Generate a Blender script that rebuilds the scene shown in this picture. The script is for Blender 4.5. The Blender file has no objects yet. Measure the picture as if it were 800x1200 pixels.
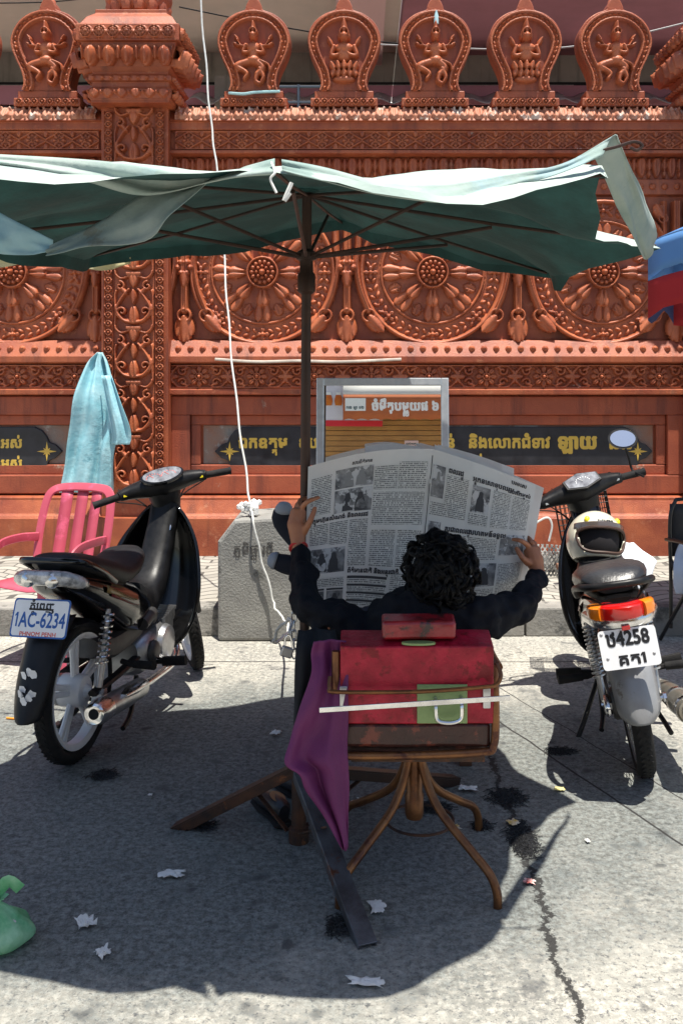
import bpy, bmesh, math, random
import numpy as np
from mathutils import Vector, Matrix, noise
R = math.radians
random.seed(7); np.random.seed(7)
sc = bpy.context.scene
col = sc.collection
# ------------------------------------------------------------------ camera, sky, sun, exposure
cam = bpy.data.cameras.new("camera"); camo = bpy.data.objects.new("camera", cam); col.objects.link(camo)
sc.camera = camo
camo.location = (0, 0, 1.63); camo.rotation_euler = (R(90), 0, 0)
cam.sensor_fit = 'VERTICAL'; cam.sensor_height = 36; cam.lens = 35.0
cam.shift_x = -25 / 1200; cam.shift_y = -180 / 1200
cam.clip_start = .05; cam.clip_end = 500
TX_, TY_ = .10, .18           # sun slope: shadows shift by -TX_ in x and +TY_ in y per metre of height
SUN = Vector((TX_, -TY_, 1)).normalized()
world = bpy.data.worlds.new("World"); sc.world = world; world.use_nodes = True
wn = world.node_tree
sky = wn.nodes.new('ShaderNodeTexSky'); sky.sky_type = 'NISHITA'; sky.sun_disc = False
sky.sun_elevation = math.asin(SUN.z); sky.sun_rotation = math.atan2(SUN.x, SUN.y)
sky.air_density = 1.0; sky.dust_density = 1.2
bg = wn.nodes['Background']; bg.inputs[1].default_value = .088
wn.links.new(sky.outputs[0], bg.inputs[0])
sl = bpy.data.lights.new("sun", 'SUN'); sl.energy = 4.8; sl.angle = R(.5); sl.color = (1, .95, .86)
so = bpy.data.objects.new("sun", sl); col.objects.link(so)
so.rotation_euler = SUN.to_track_quat('Z', 'Y').to_euler()
sc.view_settings.view_transform = 'Standard'; sc.view_settings.look = 'None'
sc.view_settings.exposure = 0.78; sc.view_settings.gamma = 1
sc.cycles.max_bounces = 8; sc.cycles.use_denoising = True

# ------------------------------------------------------------------ helpers
def P(px, py, d):
    return Vector(((px - 425) / 1167 * d, d, 1.63 - (py - 420) / 1167 * d))

def tag(o, label=None, cat=None, group=None, kind=None):
    if label: o['label'] = label
    if cat: o['category'] = cat
    if group: o['group'] = group
    if kind: o['kind'] = kind
    return o

def empty(name, loc, label, cat, group=None, rot=(0, 0, 0)):
    o = bpy.data.objects.new(name, None); col.objects.link(o); o.empty_display_size = .1
    o.location = loc; o.rotation_euler = rot
    return tag(o, label, cat, group)

def copy_tree(o, parent=None):
    c = o.copy(); col.objects.link(c); c.parent = parent
    for ch in list(o.children): copy_tree(ch, c)
    return c

def cr(pts, n=6):
    """smooth curve through points"""
    p = [np.array(q, float) for q in pts]
    if len(p) < 3: n = max(n, 1)
    p = [2 * p[0] - p[1]] + p + [2 * p[-1] - p[-2]]
    out = []
    for i in range(1, len(p) - 2):
        for k in range(n):
            t = k / n
            a, b, c, d = p[i - 1], p[i], p[i + 1], p[i + 2]
            out.append(.5 * ((2 * b) + (c - a) * t + (2 * a - 5 * b + 4 * c - d) * t * t + (3 * b - a - 3 * c + d) * t ** 3))
    out.append(p[-2])
    return out

class MB:
    def __init__(s): s.v = []; s.f = []
    def add(s, vs, fs, M=None):
        b = len(s.v)
        for q in vs:
            q = Vector(q)
            s.v.append(M @ q if M else q)
        s.f += [tuple(i + b for i in f) for f in fs]
        return s
    def box(s, c, size, M=None, rot=None):
        x, y, z = [k / 2 for k in size]
        vs = [Vector((i * x, j * y, k * z)) for i in (-1, 1) for j in (-1, 1) for k in (-1, 1)]
        if rot: 
            from mathutils import Euler
            E = Euler(rot).to_matrix(); vs = [E @ q for q in vs]
        vs = [q + Vector(c) for q in vs]
        return s.add(vs, [(0, 1, 3, 2), (4, 6, 7, 5), (0, 4, 5, 1), (2, 3, 7, 6), (0, 2, 6, 4), (1, 5, 7, 3)], M)
    def bar(s, a, b, w, h, up=(0, 0, 1)):
        a, b = Vector(a), Vector(b); t = (b - a).normalized(); up = Vector(up)
        sd = t.cross(up).normalized(); n = sd.cross(t)
        vs = [e + sd * i * w / 2 + n * j * h / 2 for e in (a, b) for i in (-1, 1) for j in (-1, 1)]
        return s.add(vs, [(0, 1, 3, 2), (4, 6, 7, 5), (0, 4, 5, 1), (2, 3, 7, 6), (0, 2, 6, 4), (1, 5, 7, 3)])
    def tube(s, pts, r, n=8, side=None, e=2.0, M=None, closed=False):
        """r: number, list, or list of (r_side, r_normal); side: fixed side axis"""
        pts = [Vector(q) for q in pts]; m = len(pts)
        rs = r if isinstance(r, (list, tuple)) else [r] * m
        if len(rs) != m:
            rr = [(q, q) if not isinstance(q, (list, tuple)) else q for q in rs]
            xs = np.linspace(0, len(rr) - 1, m)
            rs = [(float(np.interp(x, range(len(rr)), [q[0] for q in rr])), float(np.interp(x, range(len(rr)), [q[1] for q in rr]))) for x in xs]
        vs = []; prev = None
        for i, p in enumerate(pts):
            if closed: t = pts[(i + 1) % m] - pts[i - 1]
            else: t = pts[min(i + 1, m - 1)] - pts[max(i - 1, 0)]
            if t.length < 1e-9: t = Vector((0, 0, 1))
            t.normalize()
            if side is not None:
                a = Vector(side); a = (a - t * a.dot(t)).normalized()
            else:
                a = prev if prev is not None else (Vector((0, 0, 1)) if abs(t.z) < .9 else Vector((1, 0, 0)))
                a = a - t * a.dot(t)
                if a.length < 1e-6: a = t.orthogonal()
                a.normalize(); prev = a
            b = t.cross(a)
            ra, rb = rs[i] if isinstance(rs[i], (list, tuple)) else (rs[i], rs[i])
            for k in range(n):
                w = 2 * math.pi * k / n; c_, s_ = math.cos(w), math.sin(w)
                c_ = math.copysign(abs(c_) ** (2 / e), c_); s_ = math.copysign(abs(s_) ** (2 / e), s_)
                vs.append(p + a * ra * c_ + b * rb * s_)
        fs = []
        for i in range(m if closed else m - 1):
            j = (i + 1) % m
            for k in range(n):
                k2 = (k + 1) % n
                fs.append((i * n + k, i * n + k2, j * n + k2, j * n + k))
        if not closed: fs += [tuple(range(n))[::-1], tuple(range((m - 1) * n, m * n))]
        return s.add(vs, fs, M)
    def lathe(s, prof, n=24, M=None, closed=False):
        vs = []; m = len(prof)
        for r, z in prof:
            for k in range(n):
                w = 2 * math.pi * k / n; vs.append((r * math.cos(w), r * math.sin(w), z))
        fs = []
        for i in range(m if closed else m - 1):
            j = (i + 1) % m
            for k in range(n):
                k2 = (k + 1) % n; fs.append((i * n + k, i * n + k2, j * n + k2, j * n + k))
        if not closed: fs += [tuple(range(n))[::-1], tuple(range((m - 1) * n, m * n))]
        return s.add(vs, fs, M)
    def sphere(s, c, r, n=12, M=None):
        if not isinstance(r, (list, tuple)): r = (r, r, r)
        vs = []; m = n // 2 + 1; fs = []
        for i in range(m):
            th = math.pi * i / (m - 1)
            th = min(max(th, .02), math.pi - .02)
            for k in range(n):
                w = 2 * math.pi * k / n
                vs.append((c[0] + r[0] * math.sin(th) * math.cos(w), c[1] + r[1] * math.sin(th) * math.sin(w), c[2] + r[2] * math.cos(th)))
        for i in range(m - 1):
            for k in range(n):
                k2 = (k + 1) % n; fs.append((i * n + k, i * n + k2, (i + 1) * n + k2, (i + 1) * n + k))
        fs += [tuple(range(n))[::-1], tuple(range((m - 1) * n, m * n))]
        return s.add(vs, fs, M)
    def prism(s, poly, t, M=None):
        """polygon in local xy, extruded in z from 0 to t"""
        n = len(poly)
        vs = [(x, y, 0) for x, y in poly] + [(x, y, t) for x, y in poly]
        return s.add(vs, [tuple(range(n))[::-1], tuple(range(n, 2 * n))] + [(i, (i + 1) % n, n + (i + 1) % n, n + i) for i in range(n)], M)
    def grid(s, rows, M=None):
        """rows: list of equal-length point lists"""
        m, n = len(rows), len(rows[0])
        return s.add([q for r in rows for q in r], [(i * n + k, i * n + k + 1, (i + 1) * n + k + 1, (i + 1) * n + k) for i in range(m - 1) for k in range(n - 1)], M)
    def build(s, name, mt, parent=None, smooth=40, bevel=0, solid=0, sub=0, loc=None, recalc=True, uv=None):
        me = bpy.data.meshes.new(name); me.from_pydata(s.v, [], s.f)
        if recalc:
            bm = bmesh.new(); bm.from_mesh(me); bmesh.ops.recalc_face_normals(bm, faces=bm.faces); bm.to_mesh(me); bm.free()
        if smooth:
            me.polygons.foreach_set('use_smooth', [True] * len(me.polygons))
            me.set_sharp_from_angle(angle=R(smooth))
        if uv is not None:
            ul = me.uv_layers.new(name='UVMap')
            for l in me.loops: ul.data[l.index].uv = uv[l.vertex_index]
        me.materials.append(mt); me.update()
        o = bpy.data.objects.new(name, me); col.objects.link(o); o.parent = parent
        if loc: o.location = loc
        if solid:
            q = o.modifiers.new('s', 'SOLIDIFY'); q.thickness = solid; q.offset = 0
        if sub:
            q = o.modifiers.new('u', 'SUBSURF'); q.levels = sub; q.render_levels = sub
        if bevel:
            q = o.modifiers.new('b', 'BEVEL'); q.width = bevel; q.segments = 2; q.limit_method = 'ANGLE'; q.angle_limit = R(40)
        return o

def lin(c):
    return tuple(((x / 255) / 12.92 if x / 255 <= .04045 else ((x / 255 + .055) / 1.055) ** 2.4) for x in c)

def mat(name, c, c2=None, ns=8, r=.6, m=0, bump=0, bs=80, coat=0, c3=None, ns3=3, t3=.6, trl=0, spec=.5, r2=None, trans=0, back=None, w3=.06, streak=None):
    mt = bpy.data.materials.new(name); mt.use_nodes = True
    nt = mt.node_tree; N = nt.nodes; L = nt.links
    b = N['Principled BSDF']; out = N['Material Output']
    b.inputs['Roughness'].default_value = r; b.inputs['Metallic'].default_value = m
    b.inputs['Specular IOR Level'].default_value = spec
    b.inputs['Coat Weight'].default_value = coat; b.inputs['Coat Roughness'].default_value = .06
    if trans: b.inputs['Transmission Weight'].default_value = trans
    tc = N.new('ShaderNodeTexCoord')
    def nz(scale, det=6, rough=.6):
        q = N.new('ShaderNodeTexNoise'); q.inputs['Scale'].default_value = scale; q.inputs['Detail'].default_value = det
        q.inputs['Roughness'].default_value = rough
        L.new(tc.outputs['Object'], q.inputs['Vector']); return q
    def rng(sock, a, z, o0=0, o1=1):
        q = N.new('ShaderNodeMapRange'); L.new(sock, q.inputs[0])
        for i, x in enumerate((a, z, o0, o1)): q.inputs[i + 1].default_value = x
        return q.outputs[0]
    def mix(f, a, z):
        q = N.new('ShaderNodeMix'); q.data_type = 'RGBA'
        if isinstance(f, float): q.inputs[0].default_value = f
        else: L.new(f, q.inputs[0])
        for i, x in ((6, a), (7, z)):
            if isinstance(x, tuple): q.inputs[i].default_value = (*x, 1)
            else: L.new(x, q.inputs[i])
        return q.outputs[2]
    cs = None
    b.inputs['Base Color'].default_value = (*c, 1)
    if c2 is not None:
        n1 = nz(ns); f = rng(n1.outputs[0], .35, .65); cs = mix(f, c, c2)
        if r2 is not None: L.new(rng(n1.outputs[0], .35, .65, r, r2), b.inputs['Roughness'])
    if c3 is not None:
        n3 = nz(ns3, 8, .7); cs = mix(rng(n3.outputs[0], t3, t3 + w3), cs if cs is not None else c, c3)
    if streak is not None:
        mp = N.new('ShaderNodeMapping'); mp.inputs['Scale'].default_value = (9, 9, .8); L.new(tc.outputs['Object'], mp.inputs[0])
        q = N.new('ShaderNodeTexNoise'); q.inputs['Scale'].default_value = 1; q.inputs['Detail'].default_value = 7; q.inputs['Roughness'].default_value = .65; L.new(mp.outputs[0], q.inputs['Vector'])
        cs = mix(rng(q.outputs[0], .52, .70, 0, .75), cs if cs is not None else c, streak)
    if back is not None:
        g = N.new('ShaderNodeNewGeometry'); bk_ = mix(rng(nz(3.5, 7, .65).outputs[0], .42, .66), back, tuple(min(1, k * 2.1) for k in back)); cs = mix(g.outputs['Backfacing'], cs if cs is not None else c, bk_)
    if cs is not None: L.new(cs, b.inputs['Base Color'])
    if bump:
        n2 = nz(bs, 5); bp = N.new('ShaderNodeBump'); bp.inputs['Strength'].default_value = bump; bp.inputs['Distance'].default_value = .01
        L.new(n2.outputs[0], bp.inputs['Height']); L.new(bp.outputs[0], b.inputs['Normal'])
    if trl:
        t = N.new('ShaderNodeBsdfTranslucent'); ms = N.new('ShaderNodeMixShader'); ms.inputs[0].default_value = trl
        if cs is not None: L.new(cs, t.inputs[0])
        else: t.inputs[0].default_value = (*c, 1)
        L.new(b.outputs[0], ms.inputs[1]); L.new(t.outputs[0], ms.inputs[2]); L.new(ms.outputs[0], out.inputs[0])
    return mt

# --- lettering: triangles of a line of text (a '_' puts the next letter below the one before it)
def one_text(body, bold):
    cu = bpy.data.curves.new('lettering', 'FONT'); cu.body = body; cu.size = 1; cu.resolution_u = 3
    o = bpy.data.objects.new('lettering', cu); col.objects.link(o)
    dg = bpy.context.evaluated_depsgraph_get(); me = bpy.data.meshes.new_from_object(o.evaluated_get(dg))
    me.calc_loop_triangles()
    v = np.array([q.co[:2] for q in me.vertices]).reshape(-1, 2)
    t = np.array([q.vertices[:] for q in me.loop_triangles], int).reshape(-1, 3)
    bpy.data.objects.remove(o); bpy.data.curves.remove(cu); bpy.data.meshes.remove(me)
    if not len(t): return np.zeros((0, 3, 2))
    T = v[t]
    if bold:                                  # heavier strokes: the same letter repeated with small shifts
        T = np.concatenate([T + np.array([bold * math.cos(a), bold * math.sin(a)]) for a in np.arange(6) * math.pi / 3] + [T])
    return T
_tc = {}
def text(body, bold=0.0):
    if (body, bold) in _tc: return _tc[(body, bold)]
    if '1' in body:                       # the figure one with its flag, drawn here
        b = bold; parts = []; x = 0
        segs = body.split('1')
        for i, sg in enumerate(segs):
            if sg:
                T = text(sg, bold) + np.array([x, 0]); parts.append(T); x = T[..., 0].max() + .07
            if i < len(segs) - 1:
                s0, s1 = x + .12 - b, x + .20 + b
                parts.append(np.array([[[s0, 0], [s1, 0], [s1, .68]], [[s0, 0], [s1, .68], [s0, .68]], [[s0 + .01, .68], [x - .02, .50 - b], [s0 + .01, .56 - b]], [[x - .02, .50 - b], [s0 + .01, .68], [x - .02, .56]]])); x = s1 + .10
        T = np.concatenate(parts); T[..., 0] -= T[..., 0].min(); _tc[(body, bold)] = T
        return T
    base = ''; subs = []; i = 0
    while i < len(body):
        if body[i] == '_': subs.append((len(base), body[i + 1])); i += 2
        else: base += body[i]; i += 1
    T = one_text(base, bold); parts = [T]
    for k, ch in subs:
        q = one_text(base[:k], bold); g = one_text(ch, bold * 1.4) * .58
        right = q[..., 0].max(); h = g[..., 1].max()
        parts.append(g + np.array([right - g[..., 0].max(), -.10 - h]))
    T = np.concatenate(parts); T[..., 0] -= T[..., 0].min()
    _tc[(body, bold)] = T
    return T
def lay(name, T, f, mt, parent=None, jit=.0004):
    """lay lettering on a surface: f(x, y) gives (point, normal)"""
    v = []; fs = []
    for k, t in enumerate(T):
        z = jit * (.4 + .6 * ((k * 37) % 101) / 101)
        for x, y in t:
            p, n = f(x, y); v.append(p + n * z)
        fs.append((3 * k, 3 * k + 1, 3 * k + 2))
    m = MB(); m.v = v; m.f = fs
    return m.build(name, mt, parent, smooth=0, recalc=False)
def flat(o, ex, ey, size, off=.0006, sx=1):
    o, ex, ey = Vector(o), Vector(ex).normalized(), Vector(ey).normalized(); n = ex.cross(ey)
    return lambda x, y: (o + ex * x * size * sx + ey * y * size + n * off, n)

# --- carved relief: height field in metres
class Relief:
    def __init__(s, w, h, res=.006, base=0.0, x0=None, y0=None):
        s.w, s.h = w, h; nx, ny = int(round(w / res)) + 1, int(round(h / res)) + 1
        x0 = -w / 2 if x0 is None else x0; y0 = -h / 2 if y0 is None else y0
        s.X, s.Y = np.meshgrid(np.linspace(x0, x0 + w, nx), np.linspace(y0, y0 + h, ny))
        s.Z = np.full_like(s.X, base)
    def up(s, q): s.Z = np.maximum(s.Z, q); return s
    def blank(s):
        r = Relief.__new__(Relief); r.X, r.Y = s.X, s.Y; r.Z = np.full_like(s.X, -1.0); return r
    def dome(s, cx, cy, rx, ry, ht, rot=0, b=0):
        c_, s_ = math.cos(rot), math.sin(rot); x, y = s.X - cx, s.Y - cy
        u, v = x * c_ + y * s_, -x * s_ + y * c_
        return s.up(np.where((u / rx) ** 2 + (v / ry) ** 2 < 1, b + ht * np.sqrt(np.clip(1 - (u / rx) ** 2 - (v / ry) ** 2, 0, 1)), -1))
    def petal(s, cx, cy, ang, r0, r1, wd, ht, tip=.75, groove=0, b=0):
        """leaf from r0 to r1 along ang, widest at tip fraction"""
        c_, s_ = math.cos(ang), math.sin(ang); x, y = s.X - cx, s.Y - cy
        u, v = (x * c_ + y * s_ - r0) / (r1 - r0), -x * s_ + y * c_
        k = math.log(.5) / math.log(tip)
        w = wd * np.sqrt(np.clip(np.sin(math.pi * np.clip(u, 0, 1) ** k), 0, 1)) + 1e-6
        q = np.clip(1 - (v / w) ** 2, 0, 1)
        z = b + ht * np.sqrt(q)
        if groove: z = z - groove * np.exp(-(v / (wd * .22)) ** 2)
        return s.up(np.where((u > 0) & (u < 1) & (np.abs(v) < w), z, -1))
    def tube(s, pts, r, ht, r1=None, b=0):
        pts = np.array(pts, float); n = len(pts)
        for i in range(n - 1):
            a, z = pts[i], pts[i + 1]; d = z - a; L2 = d @ d + 1e-12
            ra = r if r1 is None else r + (r1 - r) * (i + .5) / (n - 1)
            t = np.clip(((s.X - a[0]) * d[0] + (s.Y - a[1]) * d[1]) / L2, 0, 1)
            q = ((s.X - a[0] - t * d[0]) ** 2 + (s.Y - a[1] - t * d[1]) ** 2) / ra ** 2
            s.up(np.where(q < 1, b + ht * np.sqrt(np.clip(1 - q, 0, 1)), -1))
        return s
    def ring(s, cx, cy, r, w, ht, b=0):
        q = ((np.hypot(s.X - cx, s.Y - cy) - r) / (w / 2)) ** 2
        return s.up(np.where(q < 1, b + ht * np.sqrt(np.clip(1 - q, 0, 1)), -1))
    def rect(s, x0, x1, y0, y1, ht): return s.up(np.where((s.X >= x0) & (s.X <= x1) & (s.Y >= y0) & (s.Y <= y1), ht, -1))
    def spiral(s, cx, cy, r, a0, turns, w, ht, sgn=1):
        n = 14; pts = []
        for k in range(n + 1):
            t = k / n; a = a0 + sgn * turns * 2 * math.pi * t; q = r * (1 - .85 * t)
            pts.append((cx + q * math.cos(a), cy + q * math.sin(a)))
        return s.tube(pts, w, ht, w * .6)
    def tile(s, nx, ny=1):
        Z = s.Z; q = np.concatenate([Z[:, :-1]] * nx + [Z[:, :1]], 1)
        if ny > 1: q = np.concatenate([q[:-1]] * ny + [q[:1]], 0)
        r = Relief.__new__(Relief); r.w, r.h = s.w * nx, s.h * ny
        r.X, r.Y = np.meshgrid(np.linspace(-r.w / 2, r.w / 2, q.shape[1]), np.linspace(-r.h / 2, r.h / 2, q.shape[0])); r.Z = q
        return r
    def build(s, name, mt, parent=None, loc=(0, 0, 0), mask=None, wear=.0012, tilt=0, rotz=0, boost=1.85):
        ny, nx = s.Z.shape
        rs = np.random.RandomState(3); z = s.Z * boost + wear * rs.rand(ny, nx)
        co = np.stack([s.X, -z, s.Y], -1).reshape(-1, 3)
        i = np.arange(ny * nx).reshape(ny, nx)
        f = np.stack([i[:-1, :-1], i[:-1, 1:], i[1:, 1:], i[1:, :-1]], -1).reshape(-1, 4)
        if mask is not None: f = f[mask(s.X, s.Y).reshape(-1)[f].all(1)]
        me = bpy.data.meshes.new(name)
        me.vertices.add(len(co)); me.vertices.foreach_set('co', co.ravel())
        me.loops.add(f.size); me.loops.foreach_set('vertex_index', f.ravel().astype(np.int32))
        me.polygons.add(len(f)); me.polygons.foreach_set('loop_start', np.arange(0, f.size, 4, dtype=np.int32))
        me.polygons.foreach_set('use_smooth', np.ones(len(f), bool))
        me.update(calc_edges=True); me.validate()
        me.materials.append(mt)
        o = bpy.data.objects.new(name, me); col.objects.link(o); o.parent = parent; o.location = loc; o.rotation_euler = (tilt, 0, rotz)
        return o

# ------------------------------------------------------------------ materials
TERRA = mat('terracotta_paint', (.43, .112, .042), (.27, .056, .024), ns=4, r=.5, bump=.3, bs=120, c3=(.46, .17, .085), ns3=9, t3=.58, w3=.12, streak=(.13, .035, .02))
TERRA2 = mat('terracotta_worn', (.49, .138, .054), (.31, .072, .03), ns=5, r=.45, bump=.3, bs=120, c3=(.56, .40, .32), ns3=5, t3=.67, w3=.05)
TERRAL = mat('terracotta_lower', (.40, .095, .04), (.28, .06, .028), ns=2.5, r=.6, bump=.3, bs=90, c3=(.42, .27, .2), ns3=3.2, t3=.64, w3=.04, streak=(.12, .03, .02))
TERRAP = mat('terracotta_plinth', (.42, .115, .045), (.34, .09, .04), ns=3, r=.7, bump=.4, bs=60, c3=(.16, .06, .035), ns3=4, t3=.6)
BLACKSIGN = mat('black_sign_paint', (.012, .012, .016), (.03, .03, .036), ns=9, r=.35, r2=.55)
GOLD = mat('gold_lettering', (.72, .48, .08), r=.4)
GREYW = mat('grey_render', (.30, .28, .25), (.24, .22, .20), ns=4, r=.8, streak=(.12, .11, .10))
DARK = mat('dark_void', (.01, .01, .012), r=.9)
PLUM = mat('plum_painted_beam', (.38, .16, .20), (.30, .13, .16), ns=2, r=.7)
OCHRE = mat('ochre_wall', (.50, .24, .06), (.42, .2, .06), ns=3, r=.8)

# ------------------------------------------------------------------ ground
def ground_mat():
    mt = bpy.data.materials.new('stained_concrete'); mt.use_nodes = True
    nt = mt.node_tree; N = nt.nodes; L = nt.links; b = N['Principled BSDF']
    tc = N.new('ShaderNodeTexCoord'); V = tc.outputs['Object']
    def nz(s, d=8, ro=.6, vec=V):
        q = N.new('ShaderNodeTexNoise'); q.inputs['Scale'].default_value = s; q.inputs['Detail'].default_value = d; q.inputs['Roughness'].default_value = ro
        L.new(vec, q.inputs['Vector']); return q.outputs[0]
    def mr(k, a, z, o0=0., o1=1.):
        q = N.new('ShaderNodeMapRange'); L.new(k, q.inputs[0])
        for i, x in enumerate((a, z, o0, o1)): q.inputs[i + 1].default_value = x
        return q.outputs[0]
    def mix(f, a, z, mode='MIX'):
        q = N.new('ShaderNodeMix'); q.data_type = 'RGBA'; q.blend_type = mode
        L.new(f, q.inputs[0]) if not isinstance(f, float) else setattr(q.inputs[0], 'default_value', f)
        for i, x in ((6, a), (7, z)):
            if isinstance(x, tuple): q.inputs[i].default_value = (*x, 1)
            else: L.new(x, q.inputs[i])
        return q.outputs[2]
    def ma(op, a, z):
        q = N.new('ShaderNodeMath'); q.operation = op
        for i, x in enumerate((a, z)):
            if isinstance(x, (int, float)): q.inputs[i].default_value = x
            else: L.new(x, q.inputs[i])
        return q.outputs[0]
    sp = N.new('ShaderNodeSeparateXYZ'); L.new(V, sp.inputs[0]); x, y = sp.outputs[0], sp.outputs[1]
    c = mix(mr(nz(2.2), .35, .68), (.40, .385, .335), (.22, .215, .19))
    c = mix(mr(nz(38, 6, .8), .46, .62), c, (.54, .51, .44))            # pale grains
    c = mix(mr(nz(52, 5, .8), .53, .62), c, (.11, .11, .11))            # dark pits
    st = mr(nz(5.5, 7, .65), .57, .66)                                   # oil spots
    c = mix(ma('MULTIPLY', st, .7), c, (.07, .07, .072))
    big = mr(nz(.9, 4, .5), .45, .68); c = mix(ma('MULTIPLY', big, .45), c, (.13, .13, .13))
    # hair and oil stains under the umbrella, with its shade painted in too
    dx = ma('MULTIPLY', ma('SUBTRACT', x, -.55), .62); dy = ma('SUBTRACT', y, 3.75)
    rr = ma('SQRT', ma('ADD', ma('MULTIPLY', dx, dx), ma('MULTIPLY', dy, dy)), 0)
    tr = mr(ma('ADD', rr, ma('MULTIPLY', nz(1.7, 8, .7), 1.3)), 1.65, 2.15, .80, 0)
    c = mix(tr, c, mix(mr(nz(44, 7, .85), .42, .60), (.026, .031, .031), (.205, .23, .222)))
    sp1 = ma('MULTIPLY', mr(nz(11, 6, .6), .60, .66), mr(nz(1.3, 3), .38, .62)); c = mix(ma('MULTIPLY', sp1, .8), c, (.028, .028, .03))       # trodden-in spots
    sp2 = mr(nz(7.3, 9, .8), .58, .72); c = mix(ma('MULTIPLY', sp2, .45), c, (.46, .46, .43))       # scuffed paler places
    # cracks and joints
    wob = ma('MULTIPLY', ma('SUBTRACT', nz(3.2, 12, .8), .5), .26)
    wid = ma('MULTIPLY', ma('SUBTRACT', nz(14, 8, .75), .18), .034)
    lim = ma('LESS_THAN', y, 4.15)
    ck = ma('MULTIPLY', ma('LESS_THAN', ma('ABSOLUTE', ma('ADD', ma('SUBTRACT', x, .53), wob), 0), wid), lim)
    w2 = ma('MULTIPLY', ma('SUBTRACT', nz(3, 5, .6), .5), .03)
    j1 = ma('LESS_THAN', ma('ABSOLUTE', ma('ADD', ma('ADD', ma('MULTIPLY', x, .927), ma('MULTIPLY', ma('SUBTRACT', y, 4.47), .374)), ma('ADD', w2, -.565)), 0), .005)
    j2 = ma('LESS_THAN', ma('ABSOLUTE', ma('ADD', ma('ADD', ma('MULTIPLY', x, .927), ma('MULTIPLY', ma('SUBTRACT', y, 4.47), .374)), ma('ADD', w2, -.80)), 0), .003)
    j3 = ma('LESS_THAN', ma('ABSOLUTE', ma('ADD', ma('SUBTRACT', y, 5.35), w2), 0), .006)
    jj = ma('MAXIMUM', ma('MAXIMUM', ck, j1), ma('MAXIMUM', j2, j3))
    c = mix(ma('MULTIPLY', jj, .95), c, (.018, .017, .016))
    L.new(c, b.inputs['Base Color']); b.inputs['Roughness'].default_value = .85
    h = ma('ADD', ma('MULTIPLY', nz(34, 4, .75), 1.0), ma('ADD', ma('MULTIPLY', nz(120, 3), .5), ma('MULTIPLY', jj, -1.2)))
    bp = N.new('ShaderNodeBump'); bp.inputs['Strength'].default_value = .65; bp.inputs['Distance'].default_value = .008
    L.new(h, bp.inputs['Height']); L.new(bp.outputs[0], b.inputs['Normal'])
    return mt
def paver_mat():
    mt = bpy.data.materials.new('wavy_pavers'); mt.use_nodes = True
    nt = mt.node_tree; N = nt.nodes; L = nt.links; b = N['Principled BSDF']
    tc = N.new('ShaderNodeTexCoord')
    nz = N.new('ShaderNodeTexNoise'); nz.inputs['Scale'].default_value = 5; L.new(tc.outputs['Object'], nz.inputs['Vector'])
    wv = N.new('ShaderNodeTexWave'); wv.wave_type = 'BANDS'; wv.inputs['Scale'].default_value = 0
    vm = N.new('ShaderNodeTexBrick'); vm.inputs['Scale'].default_value = 2.4; vm.inputs['Mortar Size'].default_value = .02
    vm.inputs['Color1'].default_value = (.40, .38, .33, 1); vm.inputs['Color2'].default_value = (.30, .285, .25, 1); vm.inputs['Mortar'].default_value = (.09, .085, .075, 1)
    ad = N.new('ShaderNodeVectorMath'); ad.operation = 'ADD'
    sp = N.new('ShaderNodeSeparateXYZ'); L.new(tc.outputs['Object'], sp.inputs[0])
    sn = N.new('ShaderNodeMath'); sn.operation = 'MULTIPLY'; L.new(sp.outputs[0], sn.inputs[0]); sn.inputs[1].default_value = 15.7
    s2 = N.new('ShaderNodeMath'); s2.operation = 'SINE'; L.new(sn.outputs[0], s2.inputs[0])
    s3 = N.new('ShaderNodeMath'); s3.operation = 'MULTIPLY'; L.new(s2.outputs[0], s3.inputs[0]); s3.inputs[1].default_value = .05
    cb = N.new('ShaderNodeCombineXYZ'); L.new(s3.outputs[0], cb.inputs[1]); L.new(s3.outputs[0], cb.inputs[0])
    L.new(tc.outputs['Object'], ad.inputs[0]); L.new(cb.outputs[0], ad.inputs[1]); L.new(ad.outputs[0], vm.inputs['Vector'])
    mx = N.new('ShaderNodeMix'); mx.data_type = 'RGBA'; mr = N.new('ShaderNodeMapRange'); L.new(nz.outputs[0], mr.inputs[0]); mr.inputs[1].default_value = .5; mr.inputs[2].default_value = .75; mr.inputs[4].default_value = .6
    L.new(mr.outputs[0], mx.inputs[0]); L.new(vm.outputs[0], mx.inputs[6]); mx.inputs[7].default_value = (.2, .19, .17, 1)
    L.new(mx.outputs[2], b.inputs['Base Color']); b.inputs['Roughness'].default_value = .85
    bp = N.new('ShaderNodeBump'); bp.invert = True; bp.inputs['Strength'].default_value = .7; bp.inputs['Distance'].default_value = .01
    L.new(vm.outputs['Fac'], bp.inputs['Height']); L.new(bp.outputs[0], b.inputs['Normal'])
    return mt
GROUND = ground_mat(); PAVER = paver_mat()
CONC = mat('grey_concrete', (.30, .295, .27), (.22, .215, .2), ns=6, r=.9, bump=.6, bs=70, c3=(.12, .12, .11), ns3=4, t3=.6)
KERB = mat('kerb_concrete', (.33, .315, .285), (.22, .21, .19), ns=5, r=.9, bump=.6, bs=50, c3=(.10, .098, .09), ns3=3, t3=.54)

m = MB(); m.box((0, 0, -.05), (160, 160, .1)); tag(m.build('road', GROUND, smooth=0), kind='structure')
m = MB(); m.box((0, 6.78, .08), (40, 1.62, .168)); tag(m.build('sidewalk', PAVER, smooth=0), kind='structure')
m = MB()
for k in range(-16, 17):                                     # kerb stones laid end to end
    m.box((k * 1.2 + .35, 5.91 + .004 * (k % 3), .083), (1.19, .16, .17 + .004 * (k % 2)))
tag(m.build('kerb', KERB, smooth=0, bevel=.012), kind='structure')

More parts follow.
